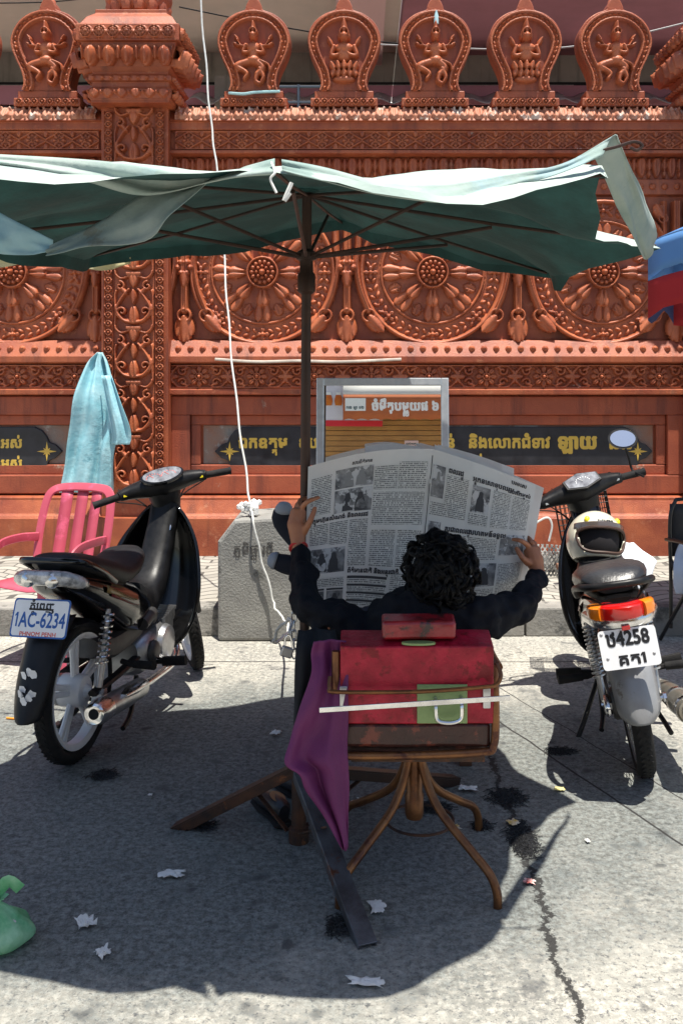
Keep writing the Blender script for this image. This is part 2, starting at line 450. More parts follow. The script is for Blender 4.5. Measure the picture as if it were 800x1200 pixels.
m = MB(); m.box((0, 9.9, .08), (40, 4.2, .168)); tag(m.build('courtyard', mat('pale_courtyard', (.5, .47, .42), r=.9), smooth=0), kind='structure')  # unseen ground behind the wall, made pale to bounce sun onto the soffit

# ------------------------------------------------------------------ the carved temple wall
wall = None
prof = [(7.38, .1), (7.38, .44), (7.395, .465), (7.41, .47), (7.45, .57), (7.45, .59), (7.56, .61), (7.56, 1.345), (7.44, 1.36), (7.44, 1.40), (7.50, 1.405), (7.50, 1.585),
        (7.43, 1.60), (7.43, 1.645), (7.50, 1.765), (7.57, 1.775), (7.57, 2.86), (7.53, 2.87), (7.53, 2.985), (7.56, 2.99), (7.56, 3.15), (7.45, 3.165), (7.45, 3.19),
        (7.49, 3.197), (7.49, 3.335), (7.44, 3.34), (7.44, 3.395), (7.40, 3.40), (7.50, 3.50), (7.52, 3.515), (7.9, 3.515), (7.9, .1)]
m = MB(); m.prism(prof, 14.4, Matrix(((0, 0, 1, -6.9), (1, 0, 0, 0), (0, 1, 0, 0), (0, 0, 0, 1))))
wall = tag(m.build('temple_wall', TERRA, smooth=0, bevel=.006), 'terracotta red temple boundary wall carved with wheels, lotus stems and floral friezes', 'wall')

def centre_flower(r, cx, cy, R1, n=8, ht=.02, b=.0):
    for k in range(n): r.petal(cx, cy, 2 * math.pi * k / n, R1 * .28, R1, R1 * .27, ht, .62, ht * .35, b)
    r.ring(cx, cy, R1 * .3, R1 * .16, ht * 1.1, b); r.dome(cx, cy, R1 * .22, R1 * .22, ht * 1.5, 0, b)

# floral scroll frieze (period .43)
r = Relief(.43, .172, .0055)
centre_flower(r, 0, 0, .078, 8, .026)
for sx in (-1, 1):
    for sy in (-1, 1):
        r.spiral(sx * .125, sy * .043, .034, math.pi / 2 * (1 - sx) + .3 * sx, 1.1, .011, .02, -sx * sy)
        r.tube(cr([(sx * .215, sy * .012), (sx * .17, sy * .07), (sx * .11, sy * .078), (sx * .07, sy * .06)], 4), .010, .018, .006)
        r.petal(sx * .085, sy * .07, math.pi / 2 * (1 - sx) - sx * sy * .5, 0, .05, .013, .02, .5)
    r.petal(sx * .215, 0, math.pi / 2 * (1 + sx), 0, .06, .02, .024, .4, .006)
    for a in (-1.3, 1.3): r.petal(sx * .215, 0, math.pi / 2 * (1 + sx) + a, .0, .055, .014, .02, .5)
r.rect(-.3, .3, .079, .09, .016); r.rect(-.3, .3, -.09, -.079, .016)
FR = r.tile(9)
FR.build('floral_frieze', TERRA2, wall, (.495, 7.497, 1.495)).name = 'floral_frieze'
# diamond frieze (period .2)
r = Relief(.2, .135, .0055)
centre_flower(r, 0, 0, .05, 8, .02)
for a in (-1, 1):
    for s in (-1, 1):
        r.tube([(a * .1, s * .006), (0, s * .062)], .008, .016); r.petal(a * .1, s * .067, -s * math.pi / 2, 0, .045, .02, .02, .4, .005)
r.rect(-.2, .2, .058, .07, .016); r.rect(-.2, .2, -.07, -.058, .016)
DI = r.tile(19)
DI.build('diamond_frieze', TERRA2, wall, (.495, 7.487, 3.266))
# hanging leaves (period .115)
r = Relief(.115, .155, .0055)
r.petal(0, .075, -math.pi / 2, 0, .145, .04, .028, .35, .008); r.petal(.0575, .075, -math.pi / 2, 0, .10, .02, .02, .5); r.petal(-.0575, .075, -math.pi / 2, 0, .10, .02, .02, .5)
r.dome(.0575, -.045, .016, .03, .022); r.dome(-.0575, -.045, .016, .03, .022)
HL = r.tile(33)
HL.build('hanging_leaf_frieze', TERRA, wall, (.495, 7.557, 3.07))
# coping leaves on the sloped top
r = Relief(.105, .125, .0055)
r.petal(0, -.06, math.pi / 2, 0, .12, .045, .024, .45, .01); r.petal(.0525, -.06, math.pi / 2, 0, .10, .016, .016, .5); r.petal(-.0525, -.06, math.pi / 2, 0, .10, .016, .016, .5)
r.dome(.03, .03, .014, .02, .03); r.dome(-.03, .03, .014, .02, .03)
CO = r.tile(36)
COPE = mat('coping_pale', (.52, .24, .15), (.42, .15, .08), ns=8, r=.6, bump=.3, bs=120, c3=(.62, .48, .4), ns3=7, t3=.56)  # paler tone than the rest of the wall
CO.build('coping_leaf_row', COPE, wall, (.495, 7.452, 3.452), tilt=-math.atan2(.1, .1))
# bead rows
def beads(name, z, y, rad, per, n, parent):
    q = MB()
    for k in range(n):
        x = .495 + (k - (n - 1) / 2) * per
        q.sphere((x, y, z), (rad, rad * .8, rad), 10); q.sphere((x, y - rad * .55, z + rad * .3), rad * .55, 8)
    return q.build(name, TERRA2, parent)
beads('bead_row', 1.70, 7.462, .026, .0915, 42, wall); beads('bead_row', 2.93, 7.528, .026, .0915, 42, wall)
# wheel medallion
def medallion():
    Rm = .56
    r = Relief(1.13, 1.13, .005, .012)
    r.ring(0, 0, .535, .045, .05); r.ring(0, 0, .385, .028, .035); r.ring(0, 0, .405, .016, .025)
    r.up(np.where((np.hypot(r.X, r.Y) > .41) & (np.hypot(r.X, r.Y) < .52), .018, -1))
    for k in range(8):
        a = math.pi / 4 * k
        r.dome(.467 * math.cos(a), .467 * math.sin(a), .018, .018, .032, 0, .018)
        for q in range(4): r.petal(.467 * math.cos(a), .467 * math.sin(a), a + q * math.pi / 2, .012, .05, .018, .024, .55, .006, .016)
        for j in range(1, 6):
            for s in (-1, 1):
                aa = a + (math.pi / 4) * (j / 6) ; rr = .467 + s * .022
                r.dome(rr * math.cos(aa), rr * math.sin(aa), .027, .014, .022, aa + math.pi / 2 + s * .7, .016)
    for k in range(8):
        a = math.pi / 4 * k + math.pi / 2; ca, sa = math.cos(a), math.sin(a)
        def pt(u, v): return (ca * u - sa * v, sa * u + ca * v)
        for (r0, r1, w_, o_, lw, h_, bb) in ((.14, .376, .066, .030, .031, .018, .022), (.085, .258, .050, .021, .024, .018, .040)):   # a short two-lobed petal lying on a long one
            r.up(np.minimum(Relief.petal(r.blank(), 0, 0, a, r0, r1, w_, .5, .74).Z, bb))
            for s in (-1, 1):
                x_, y_ = pt(0, s * o_ * .35)
                r.petal(x_, y_, a + s * o_ * 2.2, r0 + .02, r1 - .004, lw, h_, .78, 0, bb)
        b = a + math.pi / 8; cb, sb = math.cos(b), math.sin(b)
        r.petal(.35 * cb, .35 * sb, b + math.pi, 0, .095, .04, .034, .38, .01)
        for s in (-1, 1): r.spiral(.29 * cb - s * .022 * sb, .29 * sb + s * .022 * cb, .016, b, 1, .007, .034, s)
    r.dome(0, 0, .118, .118, .03, 0, .02); r.ring(0, 0, .112, .02, .03, .035)
    for k in range(14):
        a = 2 * math.pi * k / 14; r.dome(.077 * math.cos(a), .077 * math.sin(a), .020, .017, .024, a, .045)
    for k in range(8):
        a = 2 * math.pi * k / 8; r.dome(.042 * math.cos(a), .042 * math.sin(a), .014, .012, .026, a, .055)
    r.dome(0, 0, .024, .024, .04, 0, .06)
    return r.build('wheel_medallion', TERRA2, wall, (.525, 7.566, 2.28), mask=lambda x, y: np.hypot(x, y) < .5565, boost=1.5)
med = medallion()
# lotus stem group between wheels
r = Relief(.56, 1.06, .0055)
def bud(cx, cy, ang, L, w):
    for da, k in ((-.42, .85), (.42, .85), (-.2, 1), (.2, 1), (0, 1.08)):
        r.petal(cx, cy, ang + da * .8, 0, L * k, w * .62, .05 if da == 0 else .04, .42, .0)
    r.ring(cx, cy, w * .55, w * .35, .045)
r.tube([(0, .53), (0, -.30)], .034, .04); r.tube([(-.016, .53), (-.016, -.3)], .012, .05); r.tube([(.016, .53), (.016, -.3)], .012, .05)
bud(0, -.33, -math.pi / 2, .2, .085)
for a in range(6): r.dome(.045 * math.cos(a * 1.047), .03 + .045 * math.sin(a * 1.047), .03, .03, .055)
r.petal(0, .0, -math.pi / 2, 0, .12, .045, .06, .4)
for s in (-1, 1):
    pts = cr([(s * .09, .53), (s * .085, .2), (s * .07, .05), (s * .10, -.13), (s * .165, -.30)], 6)
    r.tube(pts, .030, .04); r.tube([(p[0] + s * .008, p[1]) for p in pts], .010, .05)
    bud(s * .165, -.33, -math.pi / 2 + s * .75, .16, .085)
    bud(s * .1, .40, math.pi / 2 - s * .5, .12, .06)
lot = r.build('lotus_stems', TERRA2, wall, (.525 + .645, 7.566, 2.285), mask=lambda x, y: r.Z > .004)
# panel frames in the lower bays
def frame_bars(x0, x1, z0, z1, w, y, t):
    q = MB(); q.box(((x0 + x1) / 2, y + t / 2, z1 - w / 2), (x1 - x0, t, w)); q.box(((x0 + x1) / 2, y + t / 2, z0 + w / 2), (x1 - x0, t, w))
    for x in (x0 + w / 2, x1 - w / 2): q.box((x, y + t / 2, (z0 + z1) / 2), (w, t, z1 - z0 - 2 * w))
    return q
fo = frame_bars(-1.44, 2.43, .612, 1.345, .14, 7.49, .075).build('panel_frame', TERRAL, wall, smooth=0, bevel=.008)
fi = frame_bars(-1.298, 2.288, .752, 1.203, .075, 7.525, .04).build('panel_frame', TERRAL, wall, smooth=0, bevel=.008)
bk = MB(); bk.box((.495, 7.553, .977), (3.4, .006, .29)); bkp = bk.build('panel_back', mat('panel_render_patch', (.30, .14, .085), (.22, .21, .19), ns=3, r=.8, bump=.4, bs=60, c3=(.36, .34, .31), ns3=5, t3=.55), wall, smooth=0)
# repeat the bay to both sides
bay = [o for o in list(wall.children) if o not in (med, lot)]
for dx in (-4.37, 4.37):
    for o in bay:
        c = o.copy(); col.objects.link(c); c.parent = wall; c.location.x += dx
meds = [-.755, .525, 1.81]
for dx in (0, -4.37, 4.37):
    for k, x in enumerate(meds):
        if dx == 0 and k == 1: continue
        c = med.copy(); col.objects.link(c); c.parent = wall; c.location.x = x + dx + (-.08 if dx < 0 else 0)
    for k, x in enumerate((-1.345, -.12, 1.17, 2.36)):
        if dx == 0 and k == 2: continue
        c = lot.copy(); col.objects.link(c); c.parent = wall; c.location.x = x + dx

# pillar
def pillar():
    q = MB(); q.box((0, 7.50, 1.79), (.494, .27, 3.42)); q.box((0, 7.47, .29), (.58, .33, .34))
    body = q.build('pillar', TERRA, wall, smooth=0, bevel=.006)
    r = Relief(.29, .40, .0055)          # one storey of the candelabra carving
    r.rect(-.055, .055, .165, .185, .03); r.petal(0, .165, -math.pi / 2, 0, .09, .04, .034, .3, .006)
    for s in (-1, 1):
        r.spiral(s * .085, -.105, .046, -math.pi / 2, 1.15, .014, .03, s); r.tube(cr([(0, -.185), (s * .075, -.165), (s * .125, -.09), (s * .09, -.01), (s * .035, .06)], 5), .016, .032, .010)
        r.spiral(s * .10, .085, .036, math.pi / 2, 1.1, .012, .028, s); r.tube(cr([(s * .03, .16), (s * .09, .14), (s * .13, .17), (s * .135, .2)], 4), .011, .026)
        r.tube(cr([(s * .14, -.2), (s * .135, -.12), (s * .14, .0), (s * .13, .05)], 4), .009, .02)
        r.petal(s * .045, .02, math.pi / 2 - s * .7, 0, .07, .02, .03, .5)
    r.petal(0, -.19, math.pi / 2, 0, .13, .04, .04, .38, .012); r.petal(0, -.05, math.pi / 2, 0, .11, .026, .035, .5)
    pc = r.tile(1, 7)
    cp = pc.build('carved_panel', TERRA2, body, (0, 7.362, 2.08))
    r = Relief(.058, .064, .0055); r.ring(0, 0, .02, .012, .016); r.dome(0, 0, .011, .011, .018); r.rect(-.03, -.024, -.04, .04, .014); r.rect(.024, .03, -.04, .04, .014)
    bs = r.tile(1, 43)
    for s in (-1, 1): bs.build('bead_strip', TERRA2, body, (s * .19, 7.362, 2.08))
    cap = MB(); M45 = Matrix.Translation((0, 7.50, 0)) @ Matrix.Rotation(math.pi / 4, 4, 'Z'); k2 = math.sqrt(2)
    stp = [(.25, 3.48), (.285, 3.485), (.285, 3.50), (.305, 3.53), (.305, 3.575), (.28, 3.60), (.28, 3.635), (.30, 3.64), (.30, 3.675), (.275, 3.69), (.275, 3.71), (.295, 3.74), (.34, 3.88), (.34, 3.905),
           (.37, 3.91), (.37, 4.03), (.35, 4.035), (.31, 4.10), (.26, 4.14), (.26, 4.17)]
    cap.lathe([(a * k2, b) for a, b in stp], 4, M45)
    cp = cap.build('capital', TERRA, body, smooth=0, bevel=.006)
    def sides(rel, nm, z, off, tilt=0):
        for ang in (0, math.pi / 2, -math.pi / 2):
            o = rel.build(nm, TERRA2, body, (0, 0, 0), tilt=tilt)
            o.matrix_local = Matrix.Translation((0, 7.50, z)) @ Matrix.Rotation(ang, 4, 'Z') @ Matrix.Translation((0, -off, 0)) @ Matrix.Rotation(tilt, 4, 'X')
    r = Relief(.098, .09, .0055); centre_flower(r, 0, 0, .035, 8, .018); r.ring(0, 0, .041, .01, .014)
    sides(r.tile(7), 'flower_band', 3.97, .374)
    r = Relief(.132, .15, .0055); r.petal(0, .07, -math.pi / 2, 0, .145, .055, .045, .45, .0); r.petal(0, .06, -math.pi / 2, 0, .11, .03, .06, .5)
    r.petal(.066, .07, -math.pi / 2, 0, .10, .02, .03, .5); r.petal(-.066, .07, -math.pi / 2, 0, .10, .02, .03, .5)
    sides(r.tile(5), 'petal_band', 3.815, .323, tilt=math.atan2(.045, .14))
    r = Relief(.1, .065, .0055); r.petal(0, .03, -math.pi / 2, 0, .06, .04, .024, .4, .006); r.dome(.05, .01, .012, .015, .02); r.dome(-.05, .01, .012, .015, .02)
    sides(r.tile(6), 'leaf_band', 3.545, .307)
    r = Relief(.065, .034, .0055); r.dome(0, 0, .015, .015, .016); sides(r.tile(9), 'bead_band', 3.658, .303)
    b = MB(); b.lathe([(.12, 4.16), (.19, 4.19), (.235, 4.26), (.25, 4.33), (.235, 4.42), (.19, 4.49), (.12, 4.55), (.05, 4.66), (.01, 4.74)], 28, Matrix.Translation((0, 7.50, 0)))
    bl = b.build('ball_finial', TERRA2, body)
    b = MB()
    for k in range(14):
        a = 2 * math.pi * k / 14; b.sphere((.20 * math.cos(a), 7.5 + .20 * math.sin(a), 4.24), (.05, .05, .07), 8)
    b.build('petal_ring', TERRA2, body)
    return body
pil = pillar(); pil.location.x = -1.685
for x in (2.685, -6.055):
    c = copy_tree(pil, wall); c.location.x = x

# niche finials along the coping
def outline(n=40):
    pts = [(.19, .0), (.175, .05), (.19, .14), (.245, .26), (.272, .36), (.262, .45), (.215, .53), (.14, .585), (.07, .61), (.06, .635), (.045, .67), (.02, .70), (0, .715)]
    q = cr(pts, 3); return [(p[0], p[1]) for p in q]
def finial(kind):
    h = outline(); poly = h + [(-x, y) for x, y in h[::-1][1:]]
    q = MB(); q.prism(poly, .17, Matrix(((1, 0, 0, 0), (0, 0, 1, -.03), (0, 1, 0, .115), (0, 0, 0, 1))))
    q.box((0, .055, .03), (.50, .21, .062)); q.box((0, .055, .088), (.44, .19, .056))
    f = q.build('finial', TERRA, wall, smooth=0, bevel=.008)
    from bisect import bisect
    px = np.array([p[1] for p in h]); pw = np.array([p[0] for p in h])
    r = Relief(.56, .62, .004, -.004, y0=0.0)
    W = np.interp(r.Y, px, pw)
    edge = W - np.abs(r.X)
    # distance to outline approximated in both axes
    top = np.clip(.60 - r.Y, 0, 1)
    dist = np.minimum(edge * .95, np.hypot(np.maximum(.272 - np.hypot(r.X, (r.Y - .345) * 1.06), 0), 0) + np.where(r.Y < .33, 9, 0))
    r.up(np.where((dist > .004) & (dist < .02), .02, -1)); r.up(np.where((dist > .058) & (dist < .072), .022, -1))
    ring = (dist > .02) & (dist < .058)
    ang = np.arctan2(r.Y - .34, r.X); arc = np.where(r.Y > .3, ang * .24, r.Y * 1.0)
    r.up(np.where(ring, .004 + .014 * np.abs(np.sin(arc * 70)) * np.abs(np.sin((dist - .02) / .038 * math.pi * 1.5)), -1))
    def limb(pts, a, b): r.tube(cr(pts, 4), a, .035, b)
    if kind == 'dance':
        r.dome(0, .40, .030, .040, .055); r.petal(0, .425, math.pi / 2, 0, .085, .022, .045, .25); r.ring(0, .428, .026, .016, .05)
        r.dome(0, .315, .058, .05, .04); r.dome(0, .27, .04, .05, .035); r.dome(0, .225, .062, .042, .042)
        for s in (-1, 1): limb([(s * .055, .335), (s * .075, .285), (s * .03, .285), (s * .005, .315)], .018, .014)
        limb([(-.02, .22), (-.115, .185), (-.10, .16)], .034, .026); limb([(-.10, .165), (-.045, .125), (-.065, .085)], .022, .015)
        limb([(.02, .22), (.07, .17), (.03, .12)], .034, .026); limb([(.03, .12), (.02, .07), (.045, .05)], .022, .015)
        limb([(.05, .22), (.11, .19), (.12, .15)], .012, .008); limb([(.05, .16), (.075, .10), (.06, .06)], .026, .012)
        for s in (-1, 1):
            for a, l in ((.25, .12), (-.12, .115)):
                limb([(s * .06, .325), (s * .09, .33), (s * l, .345 + a * .12)], .007, .007); r.petal(s * (l - .01), .342 + a * .12, math.pi / 2 - s * (.9 - a), 0, .05, .014, .03, .5)
    else:
        r.dome(0, .395, .034, .042, .058); r.petal(0, .425, math.pi / 2, 0, .10, .028, .045, .25); r.ring(0, .424, .03, .018, .05)
        r.dome(0, .315, .075, .045, .04); r.dome(0, .265, .055, .06, .035)
        for s in (-1, 1):
            limb([(s * .075, .325), (s * .092, .26), (s * .04, .265), (s * .008, .305)], .02, .016)
            r.petal(s * .085, .33, math.pi / 2 - s * .5, 0, .075, .018, .03, .5); r.dome(s * .036, .40, .01, .03, .035)
        for k in (-2, 2, -1, 1, 0): r.petal(k * .036, .155, math.pi / 2 - k * .22, 0, .062, .026, .034 + .004 * (2 - abs(k)), .4); r.petal(k * .034, .16, -math.pi / 2 + k * .2, 0, .06, .026, .030 + .004 * (2 - abs(k)), .5)
        r.dome(0, .085, .085, .03, .03); r.dome(0, .19, .06, .018, .03)
    fr = r.build('deity_relief', TERRA2, f, (0, -.0325, .113), mask=lambda x, y: edge > .003)
    r2 = Relief(.058, .05, .005); r2.ring(0, 0, .02, .01, .014); r2.dome(0, 0, .011, .011, .016)
    r2.tile(8).build('flower_band', TERRA2, f, (0, -.052, .03))
    b = MB(); b.lathe([(.02, .70), (.05, .705), (.052, .72), (.03, .735), (.034, .75), (.042, .77), (.036, .80), (.015, .83), (.003, .845)], 16, Matrix.Translation((0, .05, .012))); b.build('bud_tip', TERRA2, f)
    b = MB()
    for k in range(-3, 4): b.sphere((k * .03, -.03, .66 + .05 - abs(k) * .012), (.018, .02, .022), 8)
    b.build('crest_leaves', TERRA2, f)
    return f
fd = finial('dance'); fp = finial('praying')
first = {'d': True, 'p': True}
for dx in (0, -4.37, 4.37):
    for x, k in ((-.815, 'd'), (-.14, 'p'), (.54, 'd'), (1.215, 'p'), (1.885, 'd')):
        src = fd if k == 'd' else fp
        if first[k]: o = src; first[k] = False
        else: o = copy_tree(src, wall)
        o.location = (x + dx + (.13 if dx < 0 else 0), 7.48, 3.515)

# ------------------------------------------------------------------ signs on the wall
def star(cx, cz, y, s, parent):
    q = MB()
    for k in range(8):
        a = math.pi / 4 * k; L_ = s if k % 2 == 0 else s * .5; w = s * .12
        ex, ez = math.cos(a), math.sin(a)
        q.add([(cx, y, cz), (cx + ex * L_ * .3 - ez * w, y, cz + ez * L_ * .3 + ex * w), (cx + ex * L_, y, cz + ez * L_), (cx + ex * L_ * .3 + ez * w, y, cz + ez * L_ * .3 - ex * w)], [(0, 1, 2, 3)])
        y -= .0002
    return q.build('star_mark', GOLD, parent, smooth=0)
def plaque(x0, x1, lines, label):
    z0, z1 = .742, 1.112; zc = (z0 + z1) / 2
    half = [(x0, zc), (x0 + .05, zc + .05), (x0 + .10, zc + .07), (x0 + .115, zc + .11), (x0 + .15, zc + .155), (x0 + .21, z1)]
    end = [(x1 - (p[0] - x0), p[1]) for p in half]
    poly = half + end[::-1] + [(p[0], 2 * zc - p[1]) for p in end[1:]] + [(p[0], 2 * zc - p[1]) for p in half[::-1][:-1]]
    q = MB(); q.prism(poly[::-1], -.03, Matrix(((1, 0, 0, 0), (0, 0, 1, 7.556), (0, 1, 0, 0), (0, 0, 0, 1))))
    o = q.build('name_plaque', BLACKSIGN, smooth=0, bevel=.006)
    tag(o, label, 'sign', 'black plaques in the wall panels')
    star(x0 + .115, zc, 7.5245, .075, o); star(x1 - .115, zc, 7.5245, .075, o)
    for body, x, z, size, bold in lines:
        lay('lettering', text(body, bold), flat((x, 7.5255, z), (1, 0, 0), (0, 0, 1), size, 0), GOLD, o)
    return o
plaque(-1.12, 2.19, [("ឯកឧត_តម", -.94, .955, .118, .045), ("ឧបនាយក", -.48, .955, .118, .045), ("រដ_ឋម_ន", -.02, .955, .118, .045), ("ន់", .63, .955, .118, .045), ("និងេលាកជំទាវ", .80, .955, .118, .045), ("ឡាយ", 1.47, .95, .145, .06), ("នារី", 1.86, .95, .145, .06),
     ("េចាទាំងអស់", .47, .815, .105, .045)],
       'long black plaque with gold Khmer names, pointed ends and gold stars, behind the mirror')
plaque(-5.55, -2.27, [("េចាទាំងអស់", -3.02, .955, .105, .045), ("េចាទាំងអស់", -3.02, .80, .105, .045), ("ឯកឧត_តម", -5.3, .955, .118, .045)],
       'black plaque with two lines of gold Khmer and a star, beside the blue raincoat')

# ------------------------------------------------------------------ building behind the wall
q = MB(); q.box((0, 12.25, 3.0), (26, .3, 6.0)); b2 = q.build('building', GREYW, smooth=0)
tag(b2, 'grey building behind the temple wall with louvred vents under a deep plum and beige overhang', 'building')
q = MB(); q.box((-6.2, 11.1, 5.46), (13.2, 2.6, .22)); q.build('roof_overhang', mat('beige_soffit', (.62, .52, .46), (.52, .45, .4), ns=1.5, r=.8), b2, smooth=0)
q = MB(); q.box((6.63, 11.1, 5.44), (12.4, 2.6, .25)); q.build('roof_overhang', PLUM, b2, smooth=0)
q = MB(); q.box((-.02, 11.1, 5.34), (.5, 2.6, .3)); q.build('roof_beam', mat('mauve_beam', (.60, .40, .40), r=.7), b2, smooth=0, bevel=.01)
q = MB(); q.box((3, 11.86, 4.75), (16, .16, .22)); q.build('roof_beam', PLUM, b2, smooth=0)
q = MB(); q.box((0, 11.92, 4.05), (26, .06, .62)); q.build('ochre_band', OCHRE, b2, smooth=0)
q = MB(); q.box((0, 11.94, 4.66), (26, .03, .56)); q.build('vent_opening', DARK, b2, smooth=0)
q = MB()
for k in range(4):
    z = 4.44 + .13 * k; q.box((-4.5, 11.86, z), (14, .12, .05), rot=(R(-25), 0, 0)); q.box((8, 11.86, z - .02), (11, .10, .02), rot=(R(-25), 0, 0))
q.build('louvre_slats', GREYW, b2, smooth=0)
for x in (-7.4, -4.6, -3.05, -1.6, 1.9, 5.4):
    q = MB(); q.box((x, 11.80, 4.6), (.28, .2, .7)); q.build('vent_pier', GREYW, b2, smooth=0)
# crumpled metal sheeting below the vents
rows = []
for j in range(5):
    rows.append([(-2.0 + .05 * i, 11.3 + .12 * j, 4.55 + .05 * j + .03 * math.sin(i * .9) + .03 * noise.noise(Vector((i * .3, j, 0)))) for i in range(150)])
q = MB(); q.grid(rows); q.build('sheet_awning', mat('tin_sheet', (.45, .44, .43), (.25, .25, .25), ns=6, r=.4, m=.3), b2, smooth=30, solid=.004)
# metal frame seen between two finials
q = MB()
for x in (-1.15, -.95, -.62, -.4): q.tube([(x, 9.6, .2), (x, 9.6, 4.27)], .016, 6)
for z in (3.9, 4.1, 4.25): q.tube([(-1.2, 9.6, z), (-.35, 9.6, z)], .014, 6)
tag(q.build('metal_rack', mat('rack_steel', (.12, .14, .16), r=.4, m=.6)), 'grey tubular metal rack behind the wall between two finials', 'rack')

# ------------------------------------------------------------------ street materials
STEELD = mat('dark_painted_steel', (.035, .022, .018), (.06, .03, .02), ns=12, r=.5, m=.4, bump=.1)
RUST = mat('rusty_steel', (.10, .045, .025), (.035, .025, .022), ns=14, r=.55, m=.4, bump=.3, bs=120, c3=(.22, .08, .03), ns3=10, t3=.58)
BLUESTEEL = mat('worn_channel_steel', (.16, .17, .19), (.08, .075, .08), ns=12, r=.42, m=.7, bump=.2, bs=140, c3=(.16, .06, .03), ns3=7, t3=.6)
BRONZE = mat('worn_bronze_paint', (.26, .115, .04), (.12, .05, .025), ns=11, r=.35, m=.6, bump=.15, bs=110, c3=(.08, .03, .02), ns3=9, t3=.58)
CHROME = mat('chrome', (.8, .8, .8), (.6, .6, .6), ns=20, r=.12, r2=.3, m=1)
ALU = mat('dull_aluminium', (.62, .63, .64), (.48, .49, .5), ns=12, r=.35, m=.9)
WHITEP = mat('white_paint', (.78, .78, .76), (.62, .61, .58), ns=14, r=.4)
BLACKP = mat('black_plastic', (.006, .006, .0065), (.012, .012, .013), ns=18, r=.36, r2=.5, bump=.05, spec=.3)
RUBBER = mat('tyre_rubber', (.010, .010, .011), (.022, .021, .02), ns=10, r=.8, bump=.3, bs=60, spec=.25)
PAPERW = mat('white_paper', (.78, .77, .74), (.66, .65, .62), ns=20, r=.8, bump=.3, bs=40)
CABLEW = mat('white_cable', (.78, .78, .74), (.6, .6, .56), ns=30, r=.5)
WOOD = mat('dark_wood', (.13, .06, .03), (.08, .035, .02), ns=10, r=.5, bump=.2)

# ------------------------------------------------------------------ barber's umbrella
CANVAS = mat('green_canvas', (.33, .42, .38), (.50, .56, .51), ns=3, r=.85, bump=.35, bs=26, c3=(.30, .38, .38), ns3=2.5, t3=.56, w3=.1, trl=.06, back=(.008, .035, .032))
CANVASP = mat('faded_canvas', (.22, .30, .28), (.36, .42, .38), ns=3.5, r=.85, bump=.35, bs=30, c3=(.22, .24, .2), ns3=6, t3=.6, trl=.22)
CANVASB = mat('blue_faded_canvas', (.16, .36, .45), (.30, .46, .50), ns=4, r=.85, bump=.3, bs=30, trl=.15)
um = empty('barber_umbrella', (-.205, 3.36, 0), 'large ragged green canvas umbrella with rusty stand shading the barber chair', 'umbrella')
def loc(v): return Vector(v) - um.location
hub = Vector((-.200, 3.57, 2.235))
rim = [P(322, 196, 2.24), P(705, 200, 2.5), P(768, 285, 3.3), P(640, 317, 4.1), P(400, 258, 4.4), P(110, 297, 4.2), Vector((-1.40, 3.4, 2.05)), P(-60, 188, 2.6)]
def rimpt(t):
    i = int(t) % 8; f = t - int(t); a, b = rim[i], rim[(i + 1) % 8]
    return a.lerp(b, f)
na, nr = 96, 22
sagk = [.085, .06, .05, .02, .03, .04, .05, .055]
def canopy_pt(k, j, extra=0):
    t = k / na * 8; f = t - int(t); w = math.sin(math.pi * f) ** 1.0; q = j / nr
    p = hub.lerp(rimpt(t), q)
    sag = sagk[int(t) % 8] * w * q ** 1.5
    p = p + (Vector((hub.x, hub.y, p.z)) - p) * (.10 if 1 <= t < 7 else -.13) * w * q ** 2
    p.z += -sag + .03 * math.sin(math.pi * q)
    n = noise.noise(p * 3.1) * .035 + noise.noise(p * 9) * .012
    p.z += n * q
    return p
m = MB(); m.grid([[loc(canopy_pt(k % na, j)) for k in range(na + 1)] for j in [.12] + list(range(1, nr + 1))][::-1])
m.lathe([(.0, .015), (.03, .012), (.045, -.004), (.03, -.012)], 16, Matrix.Translation(loc(hub)))
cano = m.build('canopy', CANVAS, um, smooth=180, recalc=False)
# hanging hem round the rim
rows = []
for k in range(na + 1):
    t = (k % na) / na * 8; a = canopy_pt(k % na, nr); out = Vector((a.x - hub.x, a.y - hub.y, 0)).normalized()
    h = .045 + .03 * noise.noise(Vector((t * 1.7, 3, 0))) - (.045 if 1.0 < t < 2.6 else 0) - (.045 if t > 7 else .03 if t < 1 else 0)
    wv = .012 * math.sin(k * 1.3) + .02 * noise.noise(Vector((t * 4, 9, 1)))
    rows.append([loc(a + out * (.006 * s + wv * s / 3) + Vector((0, 0, -h * s / 3 + .0))) for s in range(4)])
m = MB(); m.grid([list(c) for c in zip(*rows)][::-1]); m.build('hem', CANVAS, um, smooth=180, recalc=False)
def flap(nm, top, bot, mt, n=22, rows=9, amp=.015, seed=0):
    a = cr(top, 8); b = cr(bot, 8)
    def samp(c, u):
        x = u * (len(c) - 1); i = min(int(x), len(c) - 2); return Vector(c[i]).lerp(Vector(c[i + 1]), x - i)
    g = []
    for j in range(rows + 1):
        v = j / rows; row = []
        for i in range(n + 1):
            u = i / n; p = samp(a, u).lerp(samp(b, u), v)
            p.y += amp * (math.sin(u * 9 + v * 3 + seed) * .6 + 1.6 * noise.noise(Vector((u * 5, v * 3, seed)))) * (.3 + v)
            row.append(loc(p))
        g.append(row)
    q = MB(); q.grid(g); return q.build(nm, mt, um, smooth=180, solid=.002)
flap('hanging_flap', [P(246, 203, 2.32), P(205, 215, 2.36), P(167, 228, 2.40), P(112, 262, 2.46), P(58, 288, 2.5)], [P(247, 210, 2.28), P(205, 250, 2.30), P(168, 282, 2.32), P(110, 288, 2.40), P(55, 300, 2.46)], CANVASP, amp=.02)
